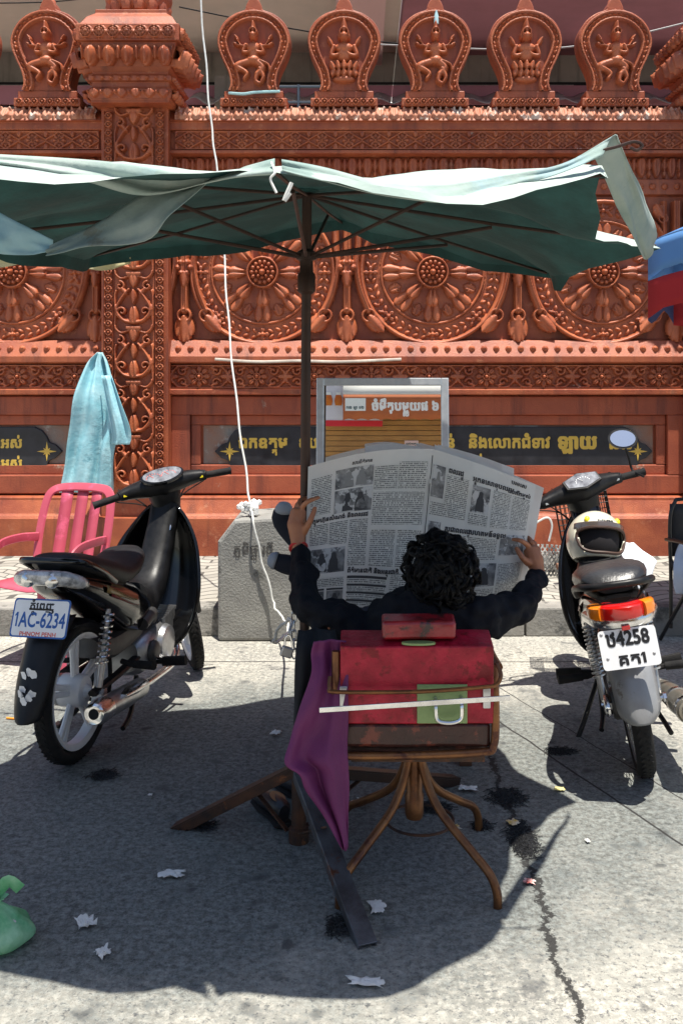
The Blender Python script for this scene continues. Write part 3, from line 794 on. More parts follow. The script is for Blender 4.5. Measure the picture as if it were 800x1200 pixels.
flap('hanging_flap', [P(-70, 225, 2.6), P(-20, 240, 2.58), P(15, 257, 2.56), P(62, 281, 2.52)], [P(-70, 300, 2.62), P(-20, 296, 2.6), P(20, 299, 2.58), P(60, 295, 2.52)], CANVASB, seed=4)
flap('hanging_flap', [P(692, 176, 2.5), P(720, 158, 2.5), P(722, 160, 2.5)], [P(752, 304, 3.1), P(762, 300, 3.15), P(770, 268, 3.2)], CANVASP, seed=2, amp=.02)
flap('front_hem', [P(330, 187, 2.22), P(380, 196, 2.24), P(450, 214, 2.27), P(520, 216, 2.3), P(600, 204, 2.36), P(660, 191, 2.42), P(716, 160, 2.48)], [P(330, 199, 2.18), P(380, 213, 2.20), P(450, 230, 2.23), P(530, 236, 2.26), P(600, 219, 2.33), P(660, 202, 2.4), P(704, 184, 2.46)], mat('bleached_canvas', (.25, .35, .32), (.46, .52, .47), ns=5, r=.85, bump=.35, bs=26, c3=(.3, .42, .44), ns3=4, t3=.58, w3=.08, trl=.1), n=40, amp=.012, seed=6)
flap('front_hem', [P(-80, 176, 2.62), P(0, 181, 2.52), P(130, 190, 2.40), P(246, 207, 2.30), P(290, 194, 2.25), P(322, 186, 2.22)], [P(-80, 190, 2.58), P(0, 193, 2.48), P(90, 209, 2.40), P(170, 229, 2.35), P(250, 214, 2.27), P(322, 204, 2.18)], bpy.data.materials['bleached_canvas'], n=40, amp=.012, seed=1)
YEL = mat('pale_yellow_cloth', (.66, .60, .36), (.52, .47, .28), ns=6, r=.9, bump=.2, trl=.3)
flap('yellow_lining', [P(84, 292, 4.25), P(120, 296, 4.24), P(155, 294, 4.22)], [P(86, 311, 4.25), P(120, 317, 4.24), P(153, 309, 4.22)], YEL, amp=.01)
flap('yellow_lining', [P(-40, 290, 4.2), P(10, 292, 4.2), P(44, 296, 4.2)], [P(-40, 318, 4.2), P(10, 312, 4.2), P(40, 303, 4.2)], YEL, amp=.01)
m = MB(); m.tube([loc((-.212, 3.57, .02)), loc((-.206, 3.57, 1.2)), loc(hub)], .0175, 12); m.build('pole', STEELD, um)
m = MB(); m.lathe([(.02, 1.86), (.032, 1.87), (.032, 1.93), (.024, 1.94), (.024, 1.98), (.036, 1.985), (.036, 2.01), (.02, 2.02)], 16, Matrix.Translation(loc((-.202, 3.57, 0)))); m.build('runner_collar', STEELD, um)
for i in range(8):
    e = rim[i]; mid = hub.lerp(e, .55); mid.z -= .02
    m = MB(); m.tube([loc(hub - Vector((0, 0, .02))), loc(mid), loc(e + Vector((0, 0, -.01)))], .006, 6); m.build('rib', STEELD, um)
    a = Vector((-.202, 3.57, 1.995)); d = (mid - a); d.z = 0
    m = MB(); m.tube([loc(a + d.normalized() * .03), loc(mid - Vector((0, 0, .012)))], .0065, 6); m.build('strut', STEELD, um)
# frayed ties and the hook on the corner
m = MB(); m.tube(cr([loc(P(318, 190, 2.2)), loc(P(322, 202, 2.18)), loc(P(317, 210, 2.18)), loc(P(324, 226, 2.18))], 5), .003, 5); m.tube(cr([loc(P(340, 226, 2.19)), loc(P(333, 235, 2.19)), loc(P(342, 214, 2.19))], 5), .005, 5); m.build('tie_cord', CABLEW, um)
m = MB(); m.tube(cr([loc(P(706, 176, 2.46)), loc(P(722, 172, 2.46)), loc(P(742, 166, 2.46)), loc(P(752, 170, 2.46)), loc(P(746, 176, 2.46)), loc(P(738, 173, 2.46))], 5), .004, 6); m.build('rib_hook', STEELD, um)
# the folding stand
m = MB(); m.tube([loc((-.216, 3.36, .0)), loc((-.214, 3.36, .26))], .025, 14); m.lathe([(.03, .0), (.034, .0), (.034, .045), (.026, .05)], 14, Matrix.Translation(loc((-.216, 3.36, 0)))); m.build('base_tube', RUST, um)
for z in (.06, .22):
    m = MB(); m.bar(loc((-.214, 3.36, z)), loc((-.212, 3.57, z)), .03, .012); m.build('base_link', RUST, um, smooth=0)
def arm(a, b, mt, w=.048):
    a, b = Vector(a), Vector(b); q = MB()
    t = (b - a).normalized(); sd = t.cross(Vector((0, 0, 1))).normalized(); n = sd.cross(t)
    q.bar(loc(a), loc(b), w, .006, n)                                  # channel section: web and two flanges
    for s in (-1, 1): q.bar(loc(a + sd * s * (w / 2 - .003) - n * .018), loc(b + sd * s * (w / 2 - .003) - n * .018), .006, .030, n)
    return q.build('stand_leg', mt, um, smooth=0, bevel=.0015)
arm((-.235, 3.38, .25), P(203, 968, 3.47), RUST); arm((-.205, 3.33, .25), P(431, 1112, 2.75) + Vector((0, 0, .012)), BLUESTEEL, .056); arm((-.19, 3.40, .24), (.36, 3.83, .02), STEELD)
def brace(a, b):
    q = MB(); q.bar(loc(a), loc(b), .016, .005); q.build('brace', RUST, um, smooth=0)
brace(P(299, 926, 3.43), P(337, 974, 3.36)); brace((-.21, 3.33, .04), (-.12, 3.10, .17)); brace((-.2, 3.37, .04), (.02, 3.56, .15))

# ------------------------------------------------------------------ mirror and stand table
tb = empty('mirror_table', (.12, 4.2, 0), 'low dark wooden table under the mirror, mostly hidden behind the newspaper reader', 'table')
def tl(v): return Vector(v) - tb.location
m = MB(); m.box(tl((.12, 4.21, .70)), (.66, .48, .03)); m.build('tabletop', WOOD, tb, smooth=0, bevel=.004)
for x in (-.17, .41):
    for y in (4.0, 4.42):
        m = MB(); m.bar(tl((x, y, 0)), tl((x, y, .685)), .05, .05, (0, 1, 0)); m.build('leg', WOOD, tb, smooth=0, bevel=.004)
m = MB(); m.box(tl((.12, 4.0, .64)), (.53, .02, .08)); m.build('apron', WOOD, tb, smooth=0, bevel=.003)
tilt = R(4.5)
mi = empty('mirror', (.085, 4.30, 1.3), 'silver framed rectangular mirror reflecting an orange shop awning, standing above the newspaper', 'mirror', rot=(-tilt, 0, 0))
W, H0, H1 = .285, -.58, .245
m = MB(); m.box((0, 0, (H0 + H1) / 2), (2 * W - .05, .004, H1 - H0 - .05)); m.build('glass', mat('mirror_glass', (.93, .94, .93), r=.004, m=1), mi, smooth=0)
m = MB()
for s in (-1, 1): m.box((s * (W - .016), -.006, (H0 + H1) / 2), (.032, .026, H1 - H0))
m.box((0, -.0065, H1 - .016), (2 * W - .064, .026, .032)); m.box((0, -.0065, H0 + .016), (2 * W - .064, .026, .032))
m.build('frame', mat('brushed_frame', (.66, .70, .74), (.55, .6, .65), ns=30, r=.3, m=.55), mi, smooth=0, bevel=.003)
m = MB(); m.box((0, .008, (H0 + H1) / 2), (2 * W - .05, .008, H1 - H0 - .05)); m.build('backing_board', WOOD, mi, smooth=0)
m = MB(); m.bar((0, .012, .1), (0, .19, -.58), .04, .015); m.build('back_strut', WOOD, mi, smooth=0)

# ------------------------------------------------------------------ shop across the street (seen in the mirror)
shp = empty('shopfront', (0, -5.5, 0), 'shopfront with ochre roller shutter under an orange awning, reflected in the mirror', 'shop')
def sl_(v): return Vector(v) - shp.location
rows = []
m = MB()
for k in range(44): m.box(sl_((0, -5.8 + .006 * (k % 2), .04 + .075 * k)), (9, .02, .068))
m.build('roller_shutter', mat('ochre_shutter', (.42, .22, .06), (.34, .17, .05), ns=5, r=.5), shp, smooth=0, bevel=.006)
m = MB(); m.box(sl_((0, -6.2, 1.72)), (12, .7, 3.44)); m.build('wall', mat('cream_wall', (.5, .45, .36), r=.8), shp, smooth=0)
m = MB(); m.grid([[sl_((x, -5.41 - .11 * j, 2.655 + .12 * j)) for x in np.linspace(-.28, 4, 12)] for j in range(0, 6)]); 
m.build('awning_top', mat('white_awning', (.85, .84, .78), r=.8, trl=.35), shp, solid=.01)
bot = []
n = 120
ys = -1.78
top_l = [(x, 2.84) for x in np.linspace(-.28, 4, n)]
vs = [];
m = MB(); m.grid([[sl_((-.28 + 4.28 * i / n, -5.40, 2.65 - .34 * j / 4 + (.022 * abs(math.sin(i * math.pi / 5)) - .022 if j == 4 else 0))) for i in range(n + 1)] for j in range(5)])
val = m.build('valance', mat('orange_valance', (.55, .16, .05), (.48, .14, .05), ns=5, r=.8, trl=.2), shp, solid=.006)
WL = mat('white_letters', (.85, .84, .8), r=.6)
lay('lettering', text('ចំម៉ឹតុបម_លួយផ ៦ ល', .06), flat(sl_((.12, -5.392, 2.43)), (1, 0, 0), (0, 0, 1), .175, 0, .96), WL, shp, jit=.003)
m = MB(); m.grid([[sl_((-.25 + .29 * i, -5.391, 2.60 - .18 * j)) for i in (0, 1)] for j in (0, 1)]); cd = m.build('small_signboard', mat('pale_card', (.75, .78, .74), r=.6), shp, smooth=0, solid=.004)
lay('lettering', text('កេង ឡា ១២', .04), flat(sl_((-.235, -5.386, 2.45)), (1, 0, 0), (0, 0, 1), .055, 0), mat('dark_print', (.03, .09, .10), r=.6), shp, jit=.002)
m = MB(); m.grid([[sl_((-2.4 + 2.68 * i, -5.62 + .02 * i, 2.98 - .10 * i - .68 * j + .08 * i * j)) for i in (0, .25, .5, .75, 1)] for j in (0, .5, 1)]); m.build('banner', mat('white_banner', (.62, .62, .66), r=.6), shp, smooth=0, solid=.004)
m = MB(); m.grid([[sl_((-2.4 + 2.68 * i, -5.612 + .02 * i, 2.32 - .02 * i - .085 * j)) for i in (0, 1)] for j in (0, 1)]); m.build('banner_band', mat('red_print', (.6, .02, .03), r=.6), shp, smooth=0, solid=.003)
AMBER = mat('amber_print', (.60, .18, .01), (.45, .08, .01), ns=9, r=.4)
for x in (-.49, -.35, -1.2, -.95):
    m = MB(); m.prism([(-.045, -.10), (.045, -.10), (.058, -.04), (.052, .0), (.036, .05), (-.036, .05), (-.052, .0), (-.058, -.04)], .01, Matrix.Translation(sl_((x, -5.598, 2.62))) @ Matrix.Rotation(R(90), 4, 'X') @ Matrix.Scale(-1, 4, (0, 0, 1)))
    g = m.build('drink_print', AMBER, shp, smooth=0)
    m = MB(); m.box(sl_((x, -5.593, 2.69)), (.07, .004, .04)); m.build('glass_print', bpy.data.materials['pale_card'], shp, smooth=0)
m = MB(); m.grid([[sl_((.60 + .2 * i, -5.775, 2.03 - .15 * j)) for i in (0, 1)] for j in (0, 1)]); m.build('notice', mat('pink_notice', (.68, .5, .46), r=.7), shp, smooth=0, solid=.004)
lay('lettering', text('ឈប់សម_រាក', .04), flat(sl_((.62, -5.770, 1.97)), (1, 0, 0), (0, 0, 1), .04, 0), bpy.data.materials['dark_print'], shp, jit=.002)

# ------------------------------------------------------------------ concrete block, cable, padlock
m = MB(); m.prism([(-.47, 0), (-.47, .575), (-.375, .70), (-.10, .715), (-.01, .60), (0, .57), (0, 0)], .40, Matrix(((1, 0, 0, -.365), (0, 0, 1, 5.73), (0, 1, 0, 0), (0, 0, 0, 1))))
blk = m.build('concrete_block', CONC, smooth=0, bevel=.02); tag(blk, 'grey concrete block with sloping shoulders and incised Khmer letters, by the kerb', 'block')
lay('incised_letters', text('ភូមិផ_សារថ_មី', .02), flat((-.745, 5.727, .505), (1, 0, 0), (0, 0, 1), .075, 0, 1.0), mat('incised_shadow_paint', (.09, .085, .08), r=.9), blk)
pts = [(-1.01, 6.1, 3.9), (-.98, 6.12, 3.2)]
cab = cr([P(232, -40, 6.6), P(240, 60, 6.6), P(247, 140, 6.55), P(253, 190, 6.5), P(262, 290, 6.4), P(268, 380, 6.25), P(277, 470, 6.1), P(289, 560, 5.95), P(293, 592, 5.88), P(296, 606, 5.70), P(305, 650, 5.70), P(318, 695, 5.70), P(322, 712, 5.68), P(332, 725, 5.6), P(338, 735, 5.0), P(331, 748, 4.4), P(321, 752, 4.2), P(327, 736, 4.1), P(341, 726, 3.8), P(340, 742, 3.5)], 6)
m = MB(); m.tube([q + np.array([.004 * math.sin(i * 1.1), 0, .004 * math.cos(i * 1.7)]) for i, q in enumerate(cab)], .0062, 7); cb_ = m.build('power_cable', CABLEW)
tag(cb_, 'white electric cable hanging from above and running down the concrete block', 'cable')
m = MB(); c = P(293, 594, 5.84)
for k in range(26):
    a = Vector((random.gauss(0, .03), random.gauss(0, .02), random.gauss(0, .02))); m.sphere(c + a, .018, 6)
m.build('tape_wrap', mat('white_tape', (.85, .85, .82), r=.6, bump=.5, bs=60), cb_)
ch = empty('chain_padlock', (-.235, 3.54, .72), 'steel chain with a silver padlock wound on the umbrella pole', 'padlock')
for k in range(7):
    m = MB(); c = Vector((-.008, -.02, .06 - .032 * k)); a = R(90) * (k % 2)
    m.tube([c + Vector((.008 * math.cos(t) * math.cos(a), .008 * math.cos(t) * math.sin(a), .02 * math.sin(t))) for t in np.linspace(0, 2 * math.pi, 12, endpoint=False)], .003, 5, closed=True); m.build('link', ALU, ch)
pl = P(336, 764, 3.5) - ch.location
m = MB(); m.box(pl, (.042, .02, .036), rot=(0, R(20), R(10))); m.build('padlock_body', ALU, ch, smooth=0, bevel=.004)
m = MB(); m.tube(cr([pl + Vector((-.008, 0, .016)), pl + Vector((-.004, 0, .05)), pl + Vector((.012, 0, .055)), pl + Vector((.022, 0, .01))], 5), .004, 6); m.build('shackle', CHROME, ch)

# ------------------------------------------------------------------ chairs, raincoat, basket, tarps
PINK = mat('pink_plastic', (.56, .10, .145), (.48, .075, .115), ns=3, r=.4, c3=(.66, .12, .2), ns3=5, t3=.58, trl=.08)
pc = empty('plastic_chair', (-1.69, 5.40, 0), 'pink plastic chair with slatted back, standing behind the black motorbike', 'chair', rot=(0, 0, R(-16)))
m = MB(); rows = []
for j in range(9):
    v = j / 8; rows.append([((u - .5) * (.42 - .02 * v), -.22 + .42 * v, .43 + .02 * abs(u - .5) * 2 - .012 * math.sin(math.pi * v) + (-.02 if j == 0 else 0)) for u in np.linspace(0, 1, 9)])
m.grid(rows); m.build('seat', PINK, pc, solid=.006)
def bk(x, z): return (x, .20 + .13 * (z - .43) / .45 - .10 * (abs(x) / .23) ** 2 * .5, z)
m = MB(); m.tube(cr([bk(-.20, .42), bk(-.215, .60), bk(-.21, .78), bk(-.185, .865), bk(-.10, .89), bk(.10, .89), bk(.185, .865), bk(.21, .78), bk(.215, .6), bk(.20, .42)], 6), [(.026, .009)] * 2, 8, e=3)
m.build('back_frame', PINK, pc)
for x in (-.095, 0, .095):
    m = MB(); m.grid([[bk(x - .034, z), bk(x + .034, z)] for z in np.linspace(.43, .885, 8)]); m.build('back_slat', PINK, pc, solid=.006)
for s in (-1, 1):
    m = MB(); m.tube(cr([(s * .20, .2, .43), (s * .215, .24, .2), (s * .23, .28, 0)], 5), [(.03, .012), (.022, .01)], 8, e=3); m.build('leg', PINK, pc)
    m = MB(); m.tube(cr([(s * .215, .20, .62), (s * .24, .05, .635), (s * .24, -.12, .625), (s * .23, -.2, .55), (s * .21, -.2, .43)], 5), [(.024, .009)] * 2, 8, e=3); m.build('armrest', PINK, pc)
    m = MB(); m.tube(cr([(s * .20, -.2, .43), (s * .22, -.23, .2), (s * .24, -.26, 0)], 5), [(.03, .012), (.022, .01)], 8, e=3); m.build('leg', PINK, pc)

def drape(nm, rows, mt, y0=0, amp=.02, freq=5, seed=0, n=18, parent=None, thick=.003):
    """hanging cloth: rows of (py, px_left, px_right, depth) with folds that run down it"""
    g = []; R_ = [cr([np.array(q, float) for q in rows], 5)][0]
    for r_ in R_:
        py, xa, xb, d = r_; row = []
        for i in range(n + 1):
            u = i / n; p = P(xa + (xb - xa) * u, py, d)
            f = math.sin(u * freq * 2 + seed + py * .01) * .6 + noise.noise(Vector((u * freq, py * .014, seed))) * 1.2
            p.y += amp * f; p.x += amp * .3 * noise.noise(Vector((u * 3, py * .02, seed + 5)))
            row.append(p)
        g.append(row)
    q = MB(); q.grid(g); return q.build(nm, mt, parent, smooth=180, solid=thick)
RAIN = mat('light_blue_raincoat_vinyl', (.30, .62, .70), (.44, .70, .76), ns=7, r=.32, bump=.8, bs=14, trl=.18, c3=(.18, .42, .5), ns3=6, t3=.62)
rc = drape('raincoat', [(413, 114, 121, 7.2), (425, 103, 127, 7.18), (445, 95, 132, 7.14), (470, 88, 137, 7.1), (500, 83, 142, 7.08), (525, 79, 136, 7.06), (548, 76, 133, 7.06), (577, 71, 131, 7.06)], RAIN, amp=.045, freq=7)
tag(rc, 'pale blue plastic raincoat hanging on the carved pillar above the pink chair', 'raincoat')
drape('sleeve', [(440, 118, 130, 7.06), (470, 122, 142, 7.02), (495, 128, 151, 7.0), (512, 131, 154, 7.0), (521, 131, 152, 7.0)], RAIN, amp=.03, freq=4, seed=3, parent=rc)
m = MB(); m.tube([P(118, 412, 7.38), P(118, 411, 7.2)], .006, 6); m.build('nail', STEELD, rc)

fc = empty('folding_chair', (1.98, 5.7, 0), 'black tubular metal chair with armrests at the right edge, beside the silver motorbike', 'chair', rot=(0, 0, R(12)))
BT = mat('black_tube', (.012, .012, .013), r=.35)
m = MB(); m.tube(cr([(-.24, .0, .10), (-.24, .0, .4), (-.235, .02, .70), (-.20, .03, .805), (-.15, .03, .825), (.15, .03, .825), (.20, .03, .805), (.235, .02, .70), (.24, 0, .4), (.24, 0, .10)], 5), .011, 8); m.build('back_frame', BT, fc)
m = MB(); m.grid([[(x, .035 - .03 * math.cos(x * 6), z) for x in np.linspace(-.23, .23, 9)] for z in np.linspace(.5, .80, 6)]); m.build('backrest', mat('black_mesh_cloth', (.02, .02, .022), r=.7), fc, solid=.006)
m = MB(); m.box((0, -.23, .42), (.44, .42, .03)); m.build('seat', bpy.data.materials['black_mesh_cloth'], fc, smooth=0, bevel=.01)
for s in (-1, 1):
    m = MB(); m.tube([(s * .25, .10, .01), (s * .25, -.18, .34), (s * .25, -.36, .60)], .011, 8); m.build('leg', BT, fc)
    m = MB(); m.tube([(s * .235, -.42, .01), (s * .235, -.2, .25), (s * .235, .02, .5)], .011, 8); m.build('leg', BT, fc)
    m = MB(); m.tube(cr([(s * .25, .02, .60), (s * .255, -.18, .615), (s * .255, -.38, .60)], 4), [(.02, .010)] * 2, 8, side=(1, 0, 0), e=3); m.build('armrest', WOOD, fc)
cw = drape('folded_cloth', [(634, 796, 850, 5.6), (650, 791, 850, 5.55), (668, 789, 850, 5.5), (685, 789, 850, 5.5), (697, 792, 850, 5.5)], mat('pale_blue_cloth', (.55, .62, .74), (.66, .7, .78), ns=5, r=.9), amp=.03, freq=3)
tag(cw, 'pale blue and white cloth bundled on the black tubular chair', 'cloth')

bsk = empty('wire_basket', (1.24, 6.75, .17), 'small woven black and white basket with a hoop handle, on the pavement', 'basket')
m = MB()
WB = mat('woven_strip', (.55, .54, .5), (.04, .04, .045), ns=22, r=.6)
for k in range(26):
    a = 2 * math.pi * k / 26
    for s in (-1, 1): m.tube([(.13 * math.cos(a + s * t * .9) * (.8 + .25 * t), .13 * math.sin(a + s * t * .9) * (.8 + .25 * t), .005 + .17 * t) for t in (0, .33, .66, 1)], .006, 4)
m.build('basket_body', WB, bsk)
m = MB(); m.tube(cr([(-.12, 0, .17), (-.11, 0, .3), (0, 0, .38), (.04, 0, .33), (.02, 0, .22)], 5), .007, 6); m.build('handle', CABLEW, bsk)
m = MB(); m.tube([P(652, 664, 6.45), P(700, 655, 6.5)], .022, 8); tag(m.build('wooden_stick', mat('brown_stick', (.2, .09, .05), r=.7, bump=.3), bevel=0), 'short brown stick lying beside the woven basket', 'stick')
m = MB(); m.tube(cr([P(252, 421, 7.41), P(300, 424, 7.41), P(350, 423, 7.40), P(400, 424, 7.41), P(470, 421, 7.42)], 5), .011, 7); tag(m.build('bamboo_stick', mat('bleached_stick', (.6, .54, .46), (.4, .35, .3), ns=9, r=.7)), 'thin bleached stick lying along the carved ledge', 'stick')

# edge of the next stall's umbrella, right
nu = empty('striped_umbrella', (2.62, 5.25, 0), 'blue, navy and red panelled umbrella at the right edge, cut off by the frame', 'umbrella')
cols = [mat('umbrella_blue', (.12, .30, .62), r=.8, trl=.2), mat('umbrella_red', (.45, .02, .025), r=.8, trl=.2), mat('umbrella_navy', (.03, .05, .16), r=.8, trl=.2)]
def up_(a, t): return Vector((1.10 * t * math.cos(a), 1.10 * t * math.sin(a), 2.57 - .32 * t ** 1.6))
for k in range(8):
    a0 = 2 * math.pi * (k - .08) / 8 + math.pi; a1 = a0 + math.pi / 4
    g = []
    for j in range(1, 9):
        t = j / 8; row = []
        for i in range(7):
            f = i / 6; p = up_(a0 + (a1 - a0) * f, t * (1 - .07 * math.sin(math.pi * f) * t)); row.append(p)
        g.append(row)
    q = MB(); q.grid(g); q.build('canopy_panel', cols[0], nu, smooth=180, solid=.002)
    g = [[up_(a0 + (a1 - a0) * i / 6, 1 - .07 * math.sin(math.pi * i / 6)) + Vector((0, 0, -.005 - .2 * j / 4 * (1 - .2 * math.sin(i)))) for i in range(7)] for j in range(5)]
    q = MB(); q.grid(g); q.build('hanging_panel', cols[0], nu, smooth=180, solid=.002)
    g = [[up_(a0 + (a1 - a0) * i / 6, 1.0 - .07 * math.sin(math.pi * i / 6)) * 1.0 + Vector((0, 0, -.207 - .2 * j / 4 * (1 - .2 * math.sin(i)))) for i in range(7)] for j in range(5)]
    q = MB(); q.grid(g); q.build('lower_panel', cols[1 + k % 2], nu, smooth=180, solid=.002)
m = MB(); m.tube([(0, 0, 0), (0, 0, 2.56)], .016, 10); m.build('pole', STEELD, nu)
m = MB(); m.lathe([(.2, 0), (.2, .05), (.1, .09), (.03, .1), (.03, .3)], 20); m.build('base', CONC, nu)

# ------------------------------------------------------------------ barber chair
REDV = mat('red_vinyl', (.46, .010, .036), (.25, .004, .016), ns=12, r=.38, r2=.5, bump=.6, bs=24, spec=.4, c3=(.2, .006, .012), ns3=14, t3=.56)
REDW = mat('worn_red_vinyl', (.33, .015, .022), (.2, .008, .012), ns=16, r=.3, bump=.3, bs=40, coat=.3, c3=(.03, .01, .01), ns3=9, t3=.53)
BROWNV = mat('cracked_brown_vinyl', (.055, .016, .012), (.03, .01, .008), ns=9, r=.4, bump=.6, bs=30, c3=(.16, .035, .02), ns3=15, t3=.55)
GREENP = mat('green_vinyl_patch', (.24, .34, .13), (.20, .29, .11), ns=10, r=.45, bump=.2)
ch = empty('barber_chair', (.165, 3.2, 0), 'barber chair with boxy red vinyl back, small headrest and curved bronze tube legs', 'chair')
def cl(v): return Vector(v) - ch.location
# boxy back: tapered prism with soft corners
def rbox(nm, x0, x1, y0, y1, z0, z1, mt, parent, bev=.012, top_dz=0, puff=.006):
    q = MB(); nx, ny, nz = 9, 4, 6
    def sidegrid(f, a, b): q.grid([[f(i / a, j / b) for i in range(a + 1)] for j in range(b + 1)])
    X = lambda u: x0 + (x1 - x0) * u; Y = lambda u: y0 + (y1 - y0) * u
    def Z(u, yv): return z0 + (z1 + top_dz * yv - z0) * u
    sidegrid(lambda a, b: (X(a), y0, Z(b, 0)), nx, nz); sidegrid(lambda a, b: (X(a), y1, Z(b, 1)), nx, nz)
    sidegrid(lambda a, b: (x0, Y(a), Z(b, a)), ny, nz); sidegrid(lambda a, b: (x1, Y(a), Z(b, a)), ny, nz)
    sidegrid(lambda a, b: (X(a), Y(b), Z(1, b)), nx, ny); sidegrid(lambda a, b: (X(a), Y(b), z0), nx, ny)
    bm = bmesh.new(); me = bpy.data.meshes.new('t'); me.from_pydata([tuple(v) for v in q.v], [], q.f); bm.from_mesh(me); bmesh.ops.remove_doubles(bm, verts=bm.verts, dist=.0005)
    bm.verts.ensure_lookup_table(); bm.verts.index_update()
    q2 = MB(); q2.v = [v.co.copy() for v in bm.verts]; q2.f = [tuple(v.index for v in f.verts) for f in bm.faces]; bm.free(); bpy.data.meshes.remove(me)
    for v in q2.v:
        w = noise.noise(v * 6) * puff; v.y += w; v.z += w * .6
    return q2.build(nm, mt, parent, smooth=50, bevel=bev)
bkr = rbox('backrest', *(lambda a, b: (a, b))(-.232, .222), -.255, -.135, .548, .778, REDV, ch, .004, .018, .003)
m = MB(); m.grid([[(-.005 + .148 * i / 4, -.2585, .552 + .115 * j / 4) for i in range(5)] for j in range(5)]); m.build('green_patch', GREENP, bkr, solid=.005, bevel=.001)
m = MB(); m.tube(cr([(.048, -.262, .628), (.048, -.285, .612), (.052, -.290, .575), (.075, -.292, .566), (.105, -.292, .568), (.122, -.290, .580), (.124, -.285, .615), (.124, -.262, .63)], 5), .006, 8); m.build('carry_handle', CHROME, bkr)
for x in (-.222, .2):
    m = MB(); m.box((x, -.262, .63), (.022, .006, .065)); m.build('bracket', ALU, bkr, smooth=0, bevel=.002)
m = MB(); m.tube(cr([(-.262, -.262, .69), (-.262, -.285, .665), (-.24, -.29, .655), (0, -.29, .656), (.18, -.288, .668), (.225, -.285, .675), (.24, -.275, .70), (.23, -.26, .73)], 5), .006, 8); m.build('support_rod', BRONZE, ch)
m = MB(); m.bar((-.29, -.335, .618), (.262, -.305, .643), .015, .005, (0, 1, 0)); m.build('cross_strip', CHROME, ch, smooth=0, bevel=.001)
hd = rbox('headrest', -.108, .112, -.235, -.165, .793, .845, REDW, ch, .016, .01)
m = MB(); m.lathe([(.05, 0), (.05, .006)], 16, Matrix.Translation((0, -.245, .782)) @ Matrix.Scale(.35, 4, (0, 1, 0))); m.build('headrest_bracket', GREENP, ch)
rbox('lower_pad', -.232, .215, -.245, -.165, .470, .547, BROWNV, ch, .014)
rbox('seat', -.22, .21, -.16, .29, .42, .50, BROWNV, ch, .02)
m = MB(); m.tube(cr([(-.245, -.24, .76), (-.245, -.245, .52), (-.245, -.245, .462), (-.2, -.245, .45), (0, -.245, .452), (.19, -.245, .462), (.222, -.245, .48), (.228, -.245, .56), (.226, -.235, .72)], 6), .0125, 10); m.build('back_frame', BRONZE, ch)
m = MB(); m.bar((-.2, -.20, .43), (.2, -.20, .43), .03, .02); m.build('seat_rail', RUST, ch, smooth=0)
m = MB(); m.lathe([(.0, .155), (.026, .155), (.03, .17), (.03, .23), (.026, .235), (.026, .43)], 16, Matrix.Translation((0, 0, 0))); m.build('swivel_column', BRONZE, ch)
for sx, sy in ((-1, -1), (1, -1), (1, 1), (-1, 1)):
    m = MB(); a = [(sx * .018, sy * .018, .43), (sx * .024, sy * .026, .33), (sx * .07, sy * .075, .22), (sx * .16, sy * .165, .135), (sx * .212, sy * .222, .09), (sx * .232, sy * .242, .045), (sx * .235, sy * .245, 0)]
    m.tube(cr(a, 6), .0135, 10); m.build('leg', BRONZE, ch)
m = MB(); m.tube([(.11 * math.cos(t) + .02, .11 * math.sin(t) + .05, .125) for t in np.linspace(0, 2 * math.pi, 32, endpoint=False)], .005, 6, closed=True); m.build('foot_ring', RUST, ch)
for s in (-1, 1):
    m = MB(); m.tube(cr([(s * .245, -.20, .70), (s * .25, -.05, .68), (s * .25, .2, .66), (s * .245, .26, .55), (s * .235, .25, .42)], 5), .012, 8); m.build('armrest', BRONZE, ch)

# cloths over the left arm of the chair
PURP = mat('purple_cloth', (.105, .011, .075), (.145, .018, .10), ns=4, r=.7, bump=.2, bs=200)
pc_ = drape('purple_cloth', [(750, 368, 405, 2.98), (765, 364, 408, 2.99), (790, 364, 408, 2.96), (830, 352, 408, 2.94), (862, 340, 408, 2.94), (890, 333, 408, 2.92), (905, 352, 408, 2.92), (925, 360, 408, 2.92), (960, 382, 408, 2.92), (995, 402, 407, 2.92)], PURP, amp=.02, freq=4.5, n=36, seed=2, thick=.002)
tag(pc_, 'purple cloth draped over the left arm of the barber chair', 'cloth')
bj = drape('black_jacket', [(738, 349, 392, 3.12), (760, 347, 396, 3.06), (800, 345, 396, 3.04), (840, 344, 390, 3.04), (880, 346, 380, 3.04), (905, 350, 372, 3.04)], mat('black_wool', (.010, .011, .014), r=.9), amp=.02, freq=5, seed=8)
tag(bj, 'black garment hanging between the umbrella pole and the purple cloth', 'garment')

